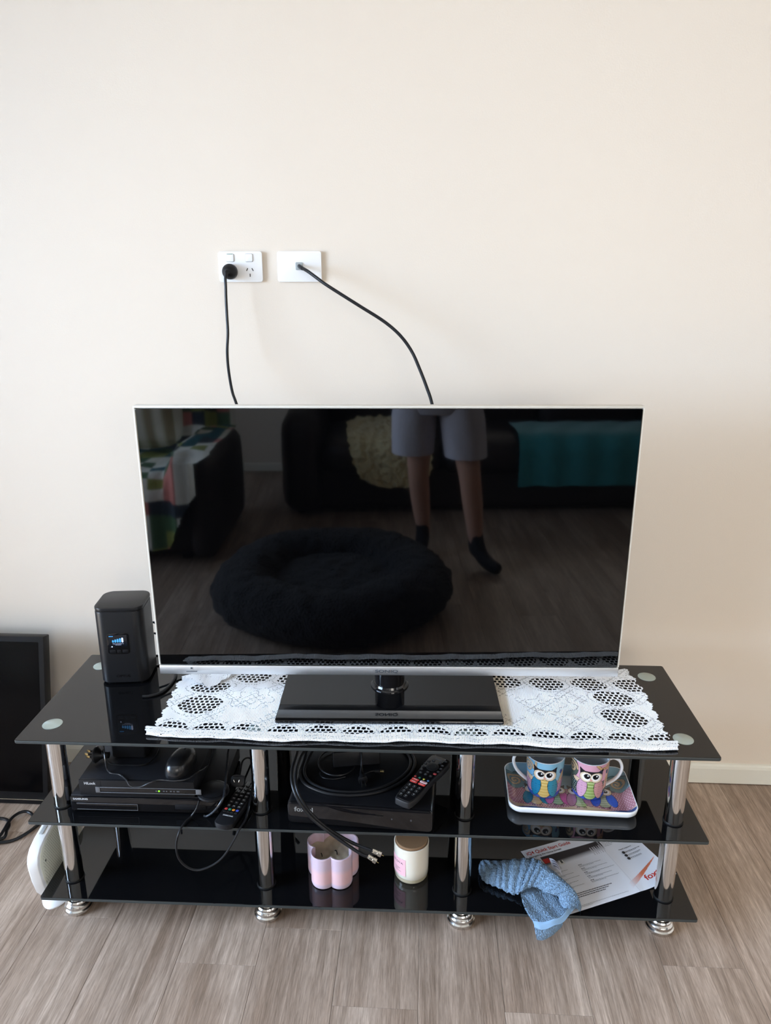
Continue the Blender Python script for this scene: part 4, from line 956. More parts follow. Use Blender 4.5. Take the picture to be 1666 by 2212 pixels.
def coil(r, cx, cy, sx, sy, z, a0, a1, n=26):
    return [(cx+sx*r*math.cos(a0+(a1-a0)*k/n), cy+sy*r*math.sin(a0+(a1-a0)*k/n), z+0.0006*math.sin(k)) for k in range(n+1)]
cxa = thing('coaxial_cable', 'outer black coaxial cable coiled on the set-top box, metal end hanging lower', 'cable', (-0.09, -0.48, ZF), 0, 'coaxial cables on the set-top box')
cxb = thing('coaxial_cable', 'inner black coaxial cable coiled on the set-top box, metal end hanging higher', 'cable', (-0.09, -0.48, ZF), 0, 'coaxial cables on the set-top box')
Ox = (-0.09, -0.48, ZF)
coilA = [(0.02, -0.395, ZF+0.004), (0.043, -0.437, ZF+0.004), (0.047, -0.474, ZF+0.004), (0.033, -0.515, ZF+0.004), (0.001, -0.552, ZF+0.004), (-0.04, -0.576, ZF+0.004), (-0.086, -0.587, ZF+0.004), (-0.133, -0.586, ZF+0.004), (-0.171, -0.573, ZF+0.004), (-0.203, -0.550, ZF+0.004), (-0.219, -0.515, ZF+0.005), (-0.216, -0.470, ZF+0.010), (-0.213, -0.438, ZF+0.024), (-0.212, -0.436, 0.400), (-0.217, -0.475, 0.418), (-0.219, -0.520, 0.427)]
endA = [(-0.219, -0.55, 0.429), (-0.22, -0.6, 0.425), (-0.211, -0.64, 0.414), (-0.193, -0.66, 0.389), (-0.17, -0.665, 0.359), (-0.137, -0.67, 0.332), (-0.097, -0.68, 0.308), (-0.059, -0.69, 0.29), (-0.045, -0.69, 0.286)]
coilB = [(0.01, -0.395, ZF+0.004), (0.034, -0.437, ZF+0.004), (0.037, -0.474, ZF+0.004), (0.024, -0.508, ZF+0.004), (-0.005, -0.542, ZF+0.004), (-0.042, -0.565, ZF+0.004), (-0.086, -0.576, ZF+0.004), (-0.130, -0.575, ZF+0.004), (-0.166, -0.563, ZF+0.004), (-0.195, -0.541, ZF+0.004), (-0.209, -0.510, ZF+0.005), (-0.206, -0.470, ZF+0.012), (-0.193, -0.437, ZF+0.026), (-0.187, -0.437, 0.39), (-0.197, -0.470, 0.405), (-0.207, -0.505, 0.412)]
endB = [(-0.213, -0.54, 0.414), (-0.213, -0.59, 0.414), (-0.205, -0.63, 0.403), (-0.186, -0.65, 0.378), (-0.161, -0.655, 0.348), (-0.128, -0.66, 0.322), (-0.083, -0.67, 0.302), (-0.043, -0.68, 0.294), (-0.035, -0.68, 0.292)]
for t_, pts, c0, c1_, c2 in ((cxa, coilA+endA, (-0.047, -0.690, 0.2866), (-0.029, -0.695, 0.278), (-0.0235, -0.6965, 0.2755)), (cxb, coilB+endB, (-0.038, -0.680, 0.2925), (-0.019, -0.685, 0.287), (-0.0135, -0.6865, 0.2845))):
    MB().tube(rel(pts, Ox), 0.0036, 10, 6).build('cable', rub, t_)
    a = Vector(c0); b = Vector(c1_); d = (b-a)
    MB().tube(rel([a+d*k for k in (0, 0.15, 0.16, 0.55, 0.58, 0.64, 0.65, 1.0)], Ox), [0.0044, 0.0044, 0.0048, 0.0048, 0.0042, 0.0042, 0.0056, 0.0056], 8, 0).build('connector', nickel, t_, smooth=20)
    MB().tube(rel([b, b+d*0.28], Ox), 0.0007, 6, 0).build('centre_pin', brass, t_)
pb = thing('power_brick', 'rectangular black power brick with bundled lead on the set-top box', 'power brick', (-0.092, -0.462, ZF), math.radians(10))
MB().box((0, 0, 0.0195), (0.112, 0.036, 0.037), 0.003, 3, rot=Matrix.Rotation(math.radians(-12), 3, 'X')).build('body', blk_sat, pb)
MB().tube(coil(1, -0.045, 0.0, 0.045, 0.052, 0.006, 0.5, 2*PI*2+0.6, 44), 0.0018, 7, 4).build('bundled_lead', rub, pb)
MB().tube([(-0.078, -0.018, 0.004), (-0.088, -0.034, 0.003), (-0.080, -0.052, 0.003), (-0.055, -0.060, 0.003), (-0.03, -0.055, 0.003)], 0.0015, 7).build('loose_lead', rub, pb)
MB().tube([(0.010, -0.012, 0.050), (0.011, -0.030, 0.036), (0.0085, -0.048, 0.016), (0.0075, -0.056, 0.012)], [0.0022, 0.0022, 0.0026, 0.0036, 0.0046], 10, 6).build('cord', rub, pb)
Mq = Matrix.Translation((0.0075, -0.056, 0.0115)) @ Matrix.Rotation(math.radians(98), 4, 'X') @ Matrix.Rotation(0.05, 4, 'Y')
MB().lathe([(0.0045, 0), (0.006, 0.010), (0.0105, 0.018), (0.0108, 0.026), (0.009, 0.027)], 20).xf(Mq).build('plug', blk, pb)
for dx in (-0.004, 0.004):
    MB().box((dx, 0, 0.032), (0.0016, 0.005, 0.011), 0.0002).xf(Mq).build('pin_sleeve', blk, pb); MB().box((dx, 0, 0.0405), (0.0018, 0.0055, 0.007), 0.0002).xf(Mq).build('pin', nickel, pb)
MB().tube([(0.016, -0.050, 0.004), (0.030, -0.043, 0.004), (0.040, -0.043, 0.0045)], 0.0018, 8, 4).build('output_lead', rub, pb)
MB().tube([(0.040, -0.043, 0.0045), (0.052, -0.046, 0.0045)], 0.0042, 10, 2).build('barrel_grip', blk, pb)
MB().tube([(0.052, -0.046, 0.0045), (0.061, -0.048, 0.0045)], 0.0026, 10, 2).build('barrel_tip', brass, pb)
# peanut-shaped remote
fr_ = thing('remote_control', 'waisted black remote with red and white app keys on the set-top box', 'remote control', (0.0665, -0.538, ZF), math.radians(-29))
OL = [(-0.0190, -0.0885), (-0.010, -0.0925), (0.010, -0.0925), (0.0190, -0.0885), (0.0228, -0.070), (0.0238, -0.045), (0.0225, -0.018), (0.0225, 0.005), (0.0245, 0.03), (0.0262, 0.06), (0.0262, 0.082), (0.0225, 0.0915), (0.010, 0.0935), (-0.010, 0.0935), (-0.0225, 0.0915), (-0.0262, 0.082), (-0.0262, 0.06), (-0.0245, 0.03), (-0.0225, 0.005), (-0.0225, -0.018), (-0.0238, -0.045), (-0.0228, -0.070)]
OLs = [(p.x, p.y) for p in spline([(a, b, 0) for a, b in OL], 3, True)]
MB().prism(OLs, 0.0, 0.019, 0.004).build('shell', mat('remote_grey', (0.014, 0.0135, 0.014), 0.42, spec=0.3), fr_)
ff = MB().prism([(a*0.9, b*0.955) for a, b in OLs], 0.0186, 0.0197, 0.0003).build('face', blk_gl, fr_)
I4 = Matrix.Identity(4)
MB().lathe([(0.0148, 0), (0.0148, 0.0008), (0.0140, 0.0013), (0.0075, 0.0013), (0.0072, 0.0010)], 32, (0, 0.047, 0.0196)).build('navigation_pad', keym, ff)
lettering('foxtel', 0.017, 0.0058, ink_lg, ff, plane_fn((-0.0095, 0.077, 0.0199), (1, 0, 0), (0, 1, 0)), 0.02)
kr = mat('app_key_red', lin(214, 62, 52), 0.5); kw = mat('app_key_white', lin(226, 205, 205), 0.5)
for x_, y_, m_ in ((-0.0105, -0.014, kr), (0.0105, -0.014, kw), (-0.0105, -0.0225, kr), (0.0105, -0.0225, kr)):
    k_ = key('app_key', x_, y_, 0.0175, 0.0066, m_, ff, 0.0196, 0.0011, I4); MB().box((x_, y_, 0.0208), (0.010, 0.0012, 0.0002)).build('key_mark', ink_r if m_ is kw else kw, k_)
for x_, m_ in ((-0.0165, kc[0]), (-0.0055, kc[1]), (0.0055, mat('key_yellow', lin(214, 200, 80), 0.5)), (0.0165, mat('key_skyblue', lin(70, 120, 165), 0.5))):
    key('colour_key', x_, -0.004, 0.0048, 0.0044, m_, ff, 0.0196, 0.001, I4)
for r_ in range(4):
    for k in range(3):
        y_ = -0.037-r_*0.0125; x_ = -0.0125+k*0.0125
        if r_ == 3 and k == 2: continue
        k_ = key('number_key', x_, y_, 0.0092, 0.0085, keym, ff, 0.0196, 0.0009, I4)
        d_ = str(r_*3+k+1) if r_ < 3 else ('0', '#')[k]
        lettering(d_, 0.0022, 0.0036, ink_w, k_, plane_fn((x_-0.0011, y_-0.0018, 0.02075), (1, 0, 0), (0, 1, 0)), 0.02)
for x_, y_ in ((0, 0.0145), (-0.013, 0.014), (0.013, 0.014), (0, 0.024), (-0.0175, 0.026), (0.0175, 0.026), (-0.0205, 0.037), (0.0205, 0.037), (-0.0205, 0.05), (0.0205, 0.05), (-0.018, 0.062), (0.018, 0.062), (-0.009, 0.069), (0.009, 0.069), (0.017, 0.080)):
    k_ = key('small_key', x_, y_, 0.0075, 0.006, kc[0] if (x_, y_) == (0.0175, 0.026) else keym, ff, 0.0196, 0.0009, I4)
    MB().box((x_, y_, 0.0206), (0.0032, 0.0012, 0.0002)).build('key_mark', ink_lg, k_)

# ------------------------------------------------------------------ cables behind the stand
bh = (([(-0.54, -0.155, 0.16), (-0.497, -0.16, 0.200), (-0.464, -0.16, 0.212), (-0.443, -0.16, 0.190), (-0.455, -0.16, 0.16), (-0.48, -0.16, 0.13), (-0.51, -0.16, 0.05), (-0.55, -0.15, 0.006)], 0.004, 'black cable making a small hook behind the disc player'),
      ([(-0.49, -0.17, 0.29), (-0.475, -0.17, 0.215), (-0.460, -0.17, 0.177), (-0.44, -0.17, 0.11), (-0.40, -0.18, 0.03), (-0.36, -0.18, 0.006)], 0.005, 'thick black cable dropping straight to the floor behind the disc player'),
      ([(-0.41, -0.215, 0.20), (-0.354, -0.215, 0.227), (-0.332, -0.215, 0.217), (-0.315, -0.215, 0.197), (-0.312, -0.215, 0.173), (-0.324, -0.215, 0.150), (-0.37, -0.212, 0.115), (-0.42, -0.21, 0.04), (-0.45, -0.21, 0.006)], 0.0034, 'black cable in a wide ring behind the second chrome pole'),
      ([(-0.30, -0.15, 0.33), (-0.37, -0.15, 0.24), (-0.47, -0.15, 0.14), (-0.58, -0.15, 0.05), (-0.62, -0.15, 0.006)], 0.0045, 'black cable running slantwise to the floor behind the stand'),
      ([(-0.66, -0.14, 0.32), (-0.66, -0.14, 0.22), (-0.64, -0.14, 0.12), (-0.60, -0.14, 0.03), (-0.57, -0.14, 0.006)], 0.003, 'thin black cable behind the left end of the recorder'),
      ([(0.09, -0.15, 0.26), (0.13, -0.15, 0.20), (0.17, -0.15, 0.13), (0.19, -0.15, 0.05), (0.20, -0.15, 0.006)], 0.004, 'black cable behind the third chrome pole'))
for p_, r_, lb in bh:
    tag(MB().tube(p_, r_, 8).build('loose_cable', rub, loc=(p_[-1][0], p_[-1][1], 0)), lb, 'cable', 'cables hanging behind the stand')

# ------------------------------------------------------------------ mugs on their tray
def owl(C, cx, z0, sc, wing, belly, stripe):
    """an owl print centred at cx, feet at z0"""
    k = sc; L = 0.0010
    C.ell(cx, z0+0.034*k, 0.0205*k, 0.031*k, belly, line=L)
    m = ((C.x-cx)/(0.0205*k))**2+((C.y-z0-0.034*k)/(0.031*k))**2 < 1
    C.stripes(m & (C.y < z0+0.045*k), 0.0075*k, 0.0011*k, stripe)
    for s, w in ((-1, wing[0]), (1, wing[1])):
        mm = C.ell(cx+s*0.0185*k, z0+0.0285*k, 0.0108*k, 0.0235*k, w, rot=s*9, line=L)
        dk_ = tuple(int(c*0.82) for c in w)
        C.stripes(mm & (((C.x-cx)/0.004/k).astype(int) % 2 == 0), 0.006*k, 0.0009*k, dk_)
    C.poly([(cx-0.0235*k, z0+0.079*k), (cx-0.0215*k, z0+0.056*k), (cx+0.0215*k, z0+0.056*k), (cx+0.0235*k, z0+0.079*k), (cx+0.013*k, z0+0.0725*k), (cx-0.013*k, z0+0.0725*k)], (38, 34, 36))
    for s in (-1, 1):
        C.ell(cx+s*0.0105*k, z0+0.0575*k, 0.0122*k, 0.0118*k, (226, 205, 176), line=L)
        C.ell(cx+s*0.0098*k, z0+0.0582*k, 0.0092*k, 0.0088*k, (244, 240, 236))
        C.ell(cx+s*0.0085*k, z0+0.0595*k, 0.0060*k, 0.0060*k, (24, 20, 20))
        C.ell(cx+s*0.0085*k+0.002*k, z0+0.0615*k, 0.0015*k, 0.0015*k, (250, 250, 250))
    C.poly([(cx-0.003*k, z0+0.0535*k), (cx+0.003*k, z0+0.0535*k), (cx, z0+0.0475*k)], (216, 150, 140))
    for s in (-1, 1):
        for d in (-0.002, 0, 0.002): C.line([(cx+s*0.008*k+d*k, z0+0.004*k), (cx+s*0.008*k+d*1.4*k, z0-0.001*k)], 0.0006*k, (40, 34, 34))
ceram = mat('glazed_print', (0.8, 0.8, 0.8), 0.12, attr='print', coat=0.3)
ceram_w = mat('white_glaze', lin(238, 240, 242), 0.12, coat=0.3)
ceram_in = mat('inner_glaze', lin(225, 228, 232), 0.15)
MUGH, MR0, MR1 = 0.100, 0.036, 0.0445
def mug(loc, rz, bg, label, hand, paint):
    t_ = thing('mug', label, 'mug', loc, rz, 'owl mugs on the tray')
    nx, ny = 320, 110
    C = Canvas(2*PI*0.041, MUGH, nx+1, ny, bg); paint(C)
    G = np.zeros((ny, nx+1, 3))
    for j in range(ny):
        z = MUGH*j/(ny-1); r = MR0+(MR1-MR0)*(z/MUGH)**0.6 - (0.003*(1-z/0.008)**2 if z < 0.008 else 0)
        for i in range(nx+1):
            a = 2*PI*i/nx+PI/2-PI*2; a = -PI/2+2*PI*(i/nx-0.5)
            G[j, i] = (r*math.cos(a), r*math.sin(a), z)
    mb = MB().grid(G)
    o = mb.build('body', ceram, t_, smooth=50); colour(o, C.c.reshape(-1, 3))
    MB().lathe([(MR1, MUGH-0.0004), (MR1-0.0008, MUGH+0.0008), (MR1-0.0022, MUGH+0.0008), (MR1-0.003, MUGH-0.001), (MR1-0.0038, MUGH*0.5), (MR0-0.004, 0.010), (MR0-0.012, 0.004), (0.0001, 0.004)], 56, cap=False).build('inside', ceram_in, t_, smooth=50)
    MB().lathe([(MR0-0.004, 0), (0.0001, 0.0)], 40, cap=False).build('underside', ceram_w, t_)
    hp = [(hand*0.040, 0.004, 0.088), (hand*0.052, 0.004, 0.094), (hand*0.066, 0.004, 0.088), (hand*0.073, 0.004, 0.070), (hand*0.068, 0.004, 0.050), (hand*0.056, 0.004, 0.034), (hand*0.036, 0.004, 0.018)]
    MB().tube(hp, 0.0052, 12, 7, flat=0.72).build('handle', ceram_w, t_, smooth=60)
    return t_
cm = 2*PI*0.041/2
def paint1(C):
    C.put(C.y < 0.052, (186, 138, 160)); low = C.y < 0.052; C.dots(low, 0.0062, 0.0011, (228, 200, 210))
    C.put(C.y < 0.017+0.004*np.sin(C.x*40), (58, 88, 170)); C.put(C.y < 0.007, (70, 96, 176))
    C.ell(cm-0.043, 0.079, 0.021, 0.024, (120, 180, 222), line=0.0008); C.spiral(cm-0.043, 0.080, 0.0165, (196, 172, 140), w=0.0026)
    C.ell(cm-0.036, 0.051, 0.017, 0.006, (212, 186, 156), rot=-14, line=0.0008)
    C.line([(cm-0.021, 0.1), (cm-0.0215, 0.08), (cm-0.019, 0.062)], 0.0029, (60, 48, 40)); C.line([(cm-0.021, 0.1), (cm-0.0215, 0.08), (cm-0.019, 0.062)], 0.0022, (196, 172, 140))
    C.ell(cm+0.044, 0.06, 0.006, 0.02, (200, 170, 140), rot=-25, line=0.0008); C.ell(cm+0.039, 0.074, 0.0035, 0.0055, (60, 80, 150), rot=10, line=0.0007)
    C.ell(cm+0.07, 0.075, 0.02, 0.022, (120, 180, 222), line=0.0008); C.spiral(cm+0.07, 0.075, 0.016, (196, 172, 140))
    owl(C, cm, 0.003, 1.12, ((36, 128, 168), (60, 140, 165)), (206, 172, 96), (236, 214, 150))
def paint2(C):
    C.put(C.y < 0.055, (64, 78, 72)); C.dots(C.y < 0.055, 0.0060, 0.0010, (200, 210, 200))
    C.put((C.x > cm+0.034) & (C.y > 0.03), (218, 168, 150)); C.put(C.y < 0.015+0.003*np.sin(C.x*44), (52, 78, 160)); C.put(C.y < 0.006, (60, 84, 168))
    C.ell(cm-0.05, 0.08, 0.020, 0.026, (74, 88, 78), line=0.0008); C.spiral(cm-0.049, 0.080, 0.017, (196, 166, 130), w=0.0026)
    C.ell(cm-0.030, 0.052, 0.014, 0.006, (212, 186, 156), rot=-10, line=0.0008)
    C.line([(cm+0.012, 0.098), (cm+0.022, 0.088), (cm+0.040, 0.090), (cm+0.048, 0.1)], 0.0034, (70, 52, 40)); C.line([(cm+0.012, 0.098), (cm+0.022, 0.088), (cm+0.040, 0.090), (cm+0.048, 0.1)], 0.0026, (205, 165, 120))
    C.ell(cm+0.040, 0.076, 0.0036, 0.0056, (54, 66, 110), rot=20, line=0.0007)
    C.spiral(cm+0.048, 0.054, 0.011, (205, 165, 120), w=0.002)
    owl(C, cm, 0.002, 1.12, ((206, 158, 182), (206, 150, 150)), (140, 160, 90), (205, 215, 160))
ZT = Z2+0.0063
mug((0.352, -0.472, ZT), math.radians(-9), (134, 186, 212), 'sky-blue owl mug with yellow belly and handle towards the chrome pole', -1, paint1)
mug((0.4545, -0.472, ZT), math.radians(-6), (214, 160, 178), 'pink owl mug with green belly on the printed tray', 1, paint2)
tr = thing('serving_tray', 'long rectangular printed owl tray with white underside beneath the two mugs', 'tray', (0.4085, -0.478, Z2+0.0004), math.radians(-1.5))
TWd, TDp = 0.286, 0.166
def paint_tray(C):
    C.put(C.y > 0.095, (126, 158, 172)); C.put(C.y <= 0.095, (164, 112, 120)); C.dots(C.y <= 0.095, 0.0058, 0.0011, (222, 186, 190))
    C.put(C.y < 0.030+0.006*np.sin(C.x*40+1), (200, 172, 142)); C.put(C.y < 0.020+0.007*np.sin(C.x*30), (56, 72, 120)); C.put((C.y < 0.012), (120, 150, 190))
    for sx_, f in ((0.022, 1), (0.262, -1)):
        C.ell(sx_, 0.12, 0.026, 0.030, (96, 126, 132), line=0.0009); C.spiral(sx_, 0.12, 0.021, (170, 148, 118), w=0.0028, flip=f)
    C.ell(0.045, 0.092, 0.006, 0.003, (70, 74, 90), line=0.0006); C.ell(0.245, 0.092, 0.007, 0.003, (70, 74, 100), line=0.0006)
    owl(C, 0.066, 0.032, 1.0, ((52, 120, 138), (52, 126, 150)), (196, 160, 110), (226, 204, 160))
    owl(C, 0.115, 0.034, 0.95, ((196, 108, 156), (190, 96, 140)), (140, 158, 120), (190, 200, 170))
    owl(C, 0.166, 0.030, 1.0, ((170, 118, 134), (164, 112, 126)), (150, 160, 100), (190, 200, 150))
    owl(C, 0.221, 0.032, 1.0, ((58, 84, 170), (62, 96, 190)), (150, 150, 120), (190, 192, 170))
nx, ny = 300, 170
C = Canvas(TWd, TDp, nx, ny, (150, 120, 130)); paint_tray(C)
Gt = np.zeros((ny, nx, 3)); rc = 0.026
for j in range(ny):
    for i in range(nx):
        u = -1+2*i/(nx-1); v = -1+2*j/(ny-1)
        X = u*TWd/2; Y = v*TDp/2
        # squeeze the square grid into a rounded rectangle
        ax, ay = abs(X), abs(Y); dx, dy = ax-(TWd/2-rc), ay-(TDp/2-rc)
        if dx > 0 and dy > 0:
            d = math.hypot(dx, dy); m_ = max(dx, dy); s_ = m_/d if d > 0 else 1
            ax = TWd/2-rc+dx*s_; ay = TDp/2-rc+dy*s_
        X = math.copysign(ax, X); Y = math.copysign(ay, Y)
        e = max(abs(u)*TWd/2-(TWd/2-0.020), abs(v)*TDp/2-(TDp/2-0.020))
        dx, dy = max(0, ax-(TWd/2-rc)), max(0, ay-(TDp/2-rc)); edge = min(TWd/2-ax, TDp/2-ay) if not (dx > 0 and dy > 0) else rc-math.hypot(dx, dy)
        h = 0.0055+0.0165*max(0, 1-edge/0.022)**1.8
        Gt[j, i] = (X, Y, h)
o = MB().grid(Gt).build('printed_face', ceram, tr, smooth=60); colour(o, C.c.reshape(-1, 3))
und = MB(); rings = []
for ins, z in ((0.0004, 0.0222), (-0.0012, 0.0225), (-0.0020, 0.0212), (-0.0016, 0.017), (-0.0008, 0.011), (0.003, 0.0055), (0.009, 0.0018), (0.016, 0.0), (0.034, 0.0), (0.036, 0.002)):
    rings.append([(p[0], p[1], z) for p in rrect(TWd-2*ins, TDp-2*ins, max(rc-ins*0.3, 0.004), 10)])
und.grid(np.array(rings), wrap=True); n_ = len(rings[0]); und.f.append(tuple((len(rings)-1)*n_+i for i in range(n_)))
und.build('underside', ceram_w, tr, smooth=50)

# ------------------------------------------------------------------ candles (bottom shelf)
pk = thing('candle', 'pink frosted flower-shaped candle jar with two burnt wicks', 'candle', (-0.1455, -0.5245, Z3+0.0004), math.radians(2))
def flower(R, r, n=5, a0=-PI/2+PI/5, k=120):
    """outline of the union of n circles of radius r at distance R"""
    out = []
    for i in range(k):
        a = 2*PI*i/k; best = 0.0; d = (math.cos(a), math.sin(a))
        for j in range(n):
            c = (R*math.cos(a0+2*PI*j/n), R*math.sin(a0+2*PI*j/n)); b = c[0]*d[0]+c[1]*d[1]; q = b*b-(R*R-r*r)
            if q >= 0: best = max(best, b+math.sqrt(q))
        out.append((best*d[0], best*d[1]))
    return out
pinkg = mat('pink_glass', lin(214, 170, 190), 0.3, sss=0.25, coat=0.2, attr='print')
FO = flower(0.0345, 0.0285); FI = flower(0.0345, 0.0248)
mb = MB(); R_ = []
for o_, z in ((0.90, 0.0), (0.97, 0.002), (1.0, 0.008), (1.0, 0.0105), (1.0, 0.0165), (1.0, 0.043), (1.0, 0.056), (1.0, 0.08), (0.995, 0.0838), (0.975, 0.085)): R_.append([(p[0]*o_, p[1]*o_, z) for p in FO])
for o_, z in ((1.0, 0.0845), (0.985, 0.082), (0.98, 0.02), (0.9, 0.012)): R_.append([(p[0]*o_, p[1]*o_, z) for p in FI])
mb.grid(np.array(R_), wrap=True); n_ = len(FO); mb.f.append(tuple(range(n_))); mb.f.append(tuple((len(R_)-1)*n_+i for i in range(n_)))
jar = mb.build('glass_jar', pinkg, pk, smooth=40)
colour(jar, np.array([lin(224, 184, 186) if 0.0145 < p[2] < 0.045 else lin(204, 182, 194) for p in mb.v]))
waxm = mat('wax', lin(205, 190, 160), 0.55, sss=0.2, vary=(60, 0.12)); 
rs_ = []
for k_ in np.linspace(0.02, 0.976, 14):
    rs_.append([(p[0]*k_, p[1]*k_, 0.056+0.004*k_**3+0.0015*math.sin(p[0]*260*k_)*math.cos(p[1]*190*k_)) for p in FI])
MB().grid(np.array(rs_), wrap=True).build('wax', waxm, pk, smooth=60)
wk = mat('burnt_wick', (0.01, 0.008, 0.006), 0.9)
MB().tube([(-0.024, -0.012, 0.055), (-0.0245, -0.012, 0.062), (-0.026, -0.013, 0.067)], 0.0011, 6, 3).build('wick', wk, pk)
MB().tube([(0.011, -0.004, 0.055), (0.0105, -0.004, 0.063), (0.008, -0.004, 0.068), (0.0055, -0.005, 0.067)], 0.0013, 6, 3).build('wick', wk, pk)
ec = thing('candle', 'cream glass candle jar with brown lid and pink label', 'candle', (0.0425, -0.5135, Z3+0.0004), 0)
creamg = mat('cream_glass', lin(236, 226, 208), 0.14, sss=0.2, coat=0.4)
MB().lathe([(0.034, 0), (0.0375, 0.001), (0.0385, 0.004), (0.0388, 0.010), (0.0405, 0.0125), (0.0412, 0.03), (0.0415, 0.088), (0.0415, 0.0935), (0.0405, 0.0945), (0.039, 0.0945), (0.038, 0.090)], 56).build('jar', creamg, ec)
MB().lathe([(0.0380, 0.0004), (0.0392, 0.0015), (0.0402, 0.006), (0.0410, 0.0122)], 56, cap=False).build('clear_base', mat('thick_glass', lin(190, 178, 150), 0.08, coat=0.5), ec)
MB().lathe([(0.0378, 0.088), (0.0378, 0.0965), (0.0383, 0.0975), (0.0383, 0.0995), (0.0370, 0.1005), (0.0, 0.1005)], 48).build('lid', mat('lid_brown', lin(150, 118, 88), 0.35, coat=0.3, vary=(20, 0.1)), ec)
lab = []; a0, a1 = math.radians(-172), math.radians(-108)
for z in np.linspace(0.022, 0.068, 6): lab.append([(0.04185*math.cos(a), 0.04185*math.sin(a), z) for a in np.linspace(a0, a1, 20)])
lb = MB().grid(lab).build('label', mat('label_pink', lin(238, 184, 190), 0.55), ec, smooth=60)
def on_lab(z0, x0): return lambda x, y: (0.0421*math.cos(a0+(x0+x)/0.0419), 0.0421*math.sin(a0+(x0+x)/0.0419), z0+y)
lettering('ECOYA', 0.031, 0.0052, ink_d, lb, on_lab(0.0535, 0.009))
for k, w in enumerate((0.018, 0.013, 0.020)):
    fn_ = on_lab(0.040-k*0.0042, 0.014)
    MB().grid([[fn_(x_, y_) for x_ in np.linspace(0, w, 8)] for y_ in (0, 0.0009)]).build('fine_print', ink_d, lb, smooth=0)

# ------------------------------------------------------------------ leaflet
lf = thing('leaflet', 'white printed quick start leaflet lying on the bottom shelf under the cloth', 'leaflet', (0.314, -0.4316, Z3), math.radians(23))
LU, LV = 0.297, 0.210
def sheet(u, v, off=0.0):
    z = 0.0016
    z += 0.016*max(0, (u-0.20)/0.097)**2*(v/LV)**1.5 + 0.004*max(0, (u-0.2)/0.097)**2
    z += 0.0025*math.exp(-((u-0.198)/0.012)**2)*0.4
    return (u, -v, z+off)
nx, ny = 110, 78
C = Canvas(LU, LV, nx*2, ny*2, (226, 226, 230))
v_ = LV-C.y
# blurred picture band along the top of the two left panels, photo patches and the warm wedge
band = (C.x > 0.034) & (C.x < 0.204) & (v_ > 0.034)
fade = np.clip((0.074-0.006*np.clip((C.x-0.05)/0.15, 0, 1)-v_)/0.016, 0, 1)*band
C.c = C.c*(1-fade[..., None])+np.array(lin(38, 34, 38))*fade[..., None]
sp = band & (v_ > 0.048) & (v_ < 0.074) & (C.x > 0.165) & (((C.x/0.006) % 1) < 0.4)
C.c[sp] = np.array(lin(190, 186, 190))
C.put((C.x > 0.036) & (C.x < 0.052) & (v_ > 0.042) & (v_ < 0.058), (206, 44, 36))
C.put((C.x > 0.036) & (C.x < 0.066) & (v_ > 0.064) & (v_ < 0.084), (196, 196, 200)); C.put((C.x > 0.070) & (C.x < 0.082) & (v_ > 0.060) & (v_ < 0.074), (214, 212, 205)); C.put((C.x > 0.074) & (C.x < 0.079) & (v_ > 0.06) & (v_ < 0.07), (60, 62, 60))
wx = np.clip((C.x-0.186)/(0.2925-0.186), 0, 1); wy = 0.186-0.048*wx; inside = (C.x > 0.186) & (C.x < 0.2925)
wd = 0.0105*(1-wx)**0.7; mk = inside & (np.abs(v_-wy+0.0) < wd) & (v_ > wy-wd*0.6)
al = np.clip(wx*2.2, 0, 1)*mk; C.c = C.c*(1-al[..., None])+np.array(lin(205, 112, 78))*al[..., None]
C.put((np.abs(C.x-0.198) < 0.0006), (205, 205, 210))
G = np.array([[sheet(C.x[j, i], LV-C.y[j, i]) for i in range(nx*2)] for j in range(ny*2)])
o = MB().grid(G).build('sheet', mat('leaflet_paper', (0.8, 0.8, 0.8), 0.5, attr='print'), lf, smooth=60); colour(o, C.c.reshape(-1, 3))
def on_sheet(u0, v0, ang=0.0):
    ca, sa = math.cos(math.radians(ang)), math.sin(math.radians(ang))
    return lambda x, y: sheet(u0+x*ca-y*sa, v0-(x*sa+y*ca), 0.0004)
lettering('iQ4 Quick Start Guide', 0.124, 0.0125, ink_r, o, on_sheet(0.009, 0.0215), 0.012)
lettering('Navigating the Home Screen', 0.090, 0.0072, ink_k, o, on_sheet(0.010, 0.031), 0.008)
lettering('foxtel', 0.058, 0.0165, ink_r, o, on_sheet(0.233, 0.189, 4), 0.02)
lettering('Need support?', 0.036, 0.0052, ink_k, o, on_sheet(0.232, 0.084))
for k in range(3):
    MB().prism([(0.237+0.0042*math.cos(a), -(0.0935+k*0.0105)+0.0042*math.sin(a)) for a in np.linspace(0, 2*PI, 16, endpoint=False)], 0.0042, 0.0046).build('contact_icon', ink_k, o, smooth=0)
def tline(u0, v0, w, h, m_, seed):
    r = random.Random(seed); V = []; F = []; u = u0
    while u < u0+w:
        l = min(r.uniform(0.002, 0.006), u0+w-u); n = len(V)
        V += [sheet(u, v0, 0.0004), sheet(u+l, v0, 0.0004), sheet(u+l, v0-h, 0.0004), sheet(u, v0-h, 0.0004)]; F.append((n, n+1, n+2, n+3)); u += l+0.0009
    b_ = MB().add(V, F).build('text_line', m_, o, smooth=0)
sd = 0
grey_ink = mat('grey_ink', lin(120, 118, 118), 0.6)
for k in range(5):
    for c0, w in ((0.108, 0.088), (0.030, 0.066)):
        vv = 0.090+k*0.0128
        tline(c0, vv, 0.010, 0.0016, ink_k, sd); tline(c0, vv+0.0034, w*(0.7+0.3*((k*7) % 5)/5), 0.0010, grey_ink, sd+1); tline(c0, vv+0.0062, w*0.45, 0.0010, grey_ink, sd+2); sd += 3
for k in range(3): tline(0.03, 0.166+k*0.0052, 0.120-0.012*k, 0.0019, ink_k, 90+k)
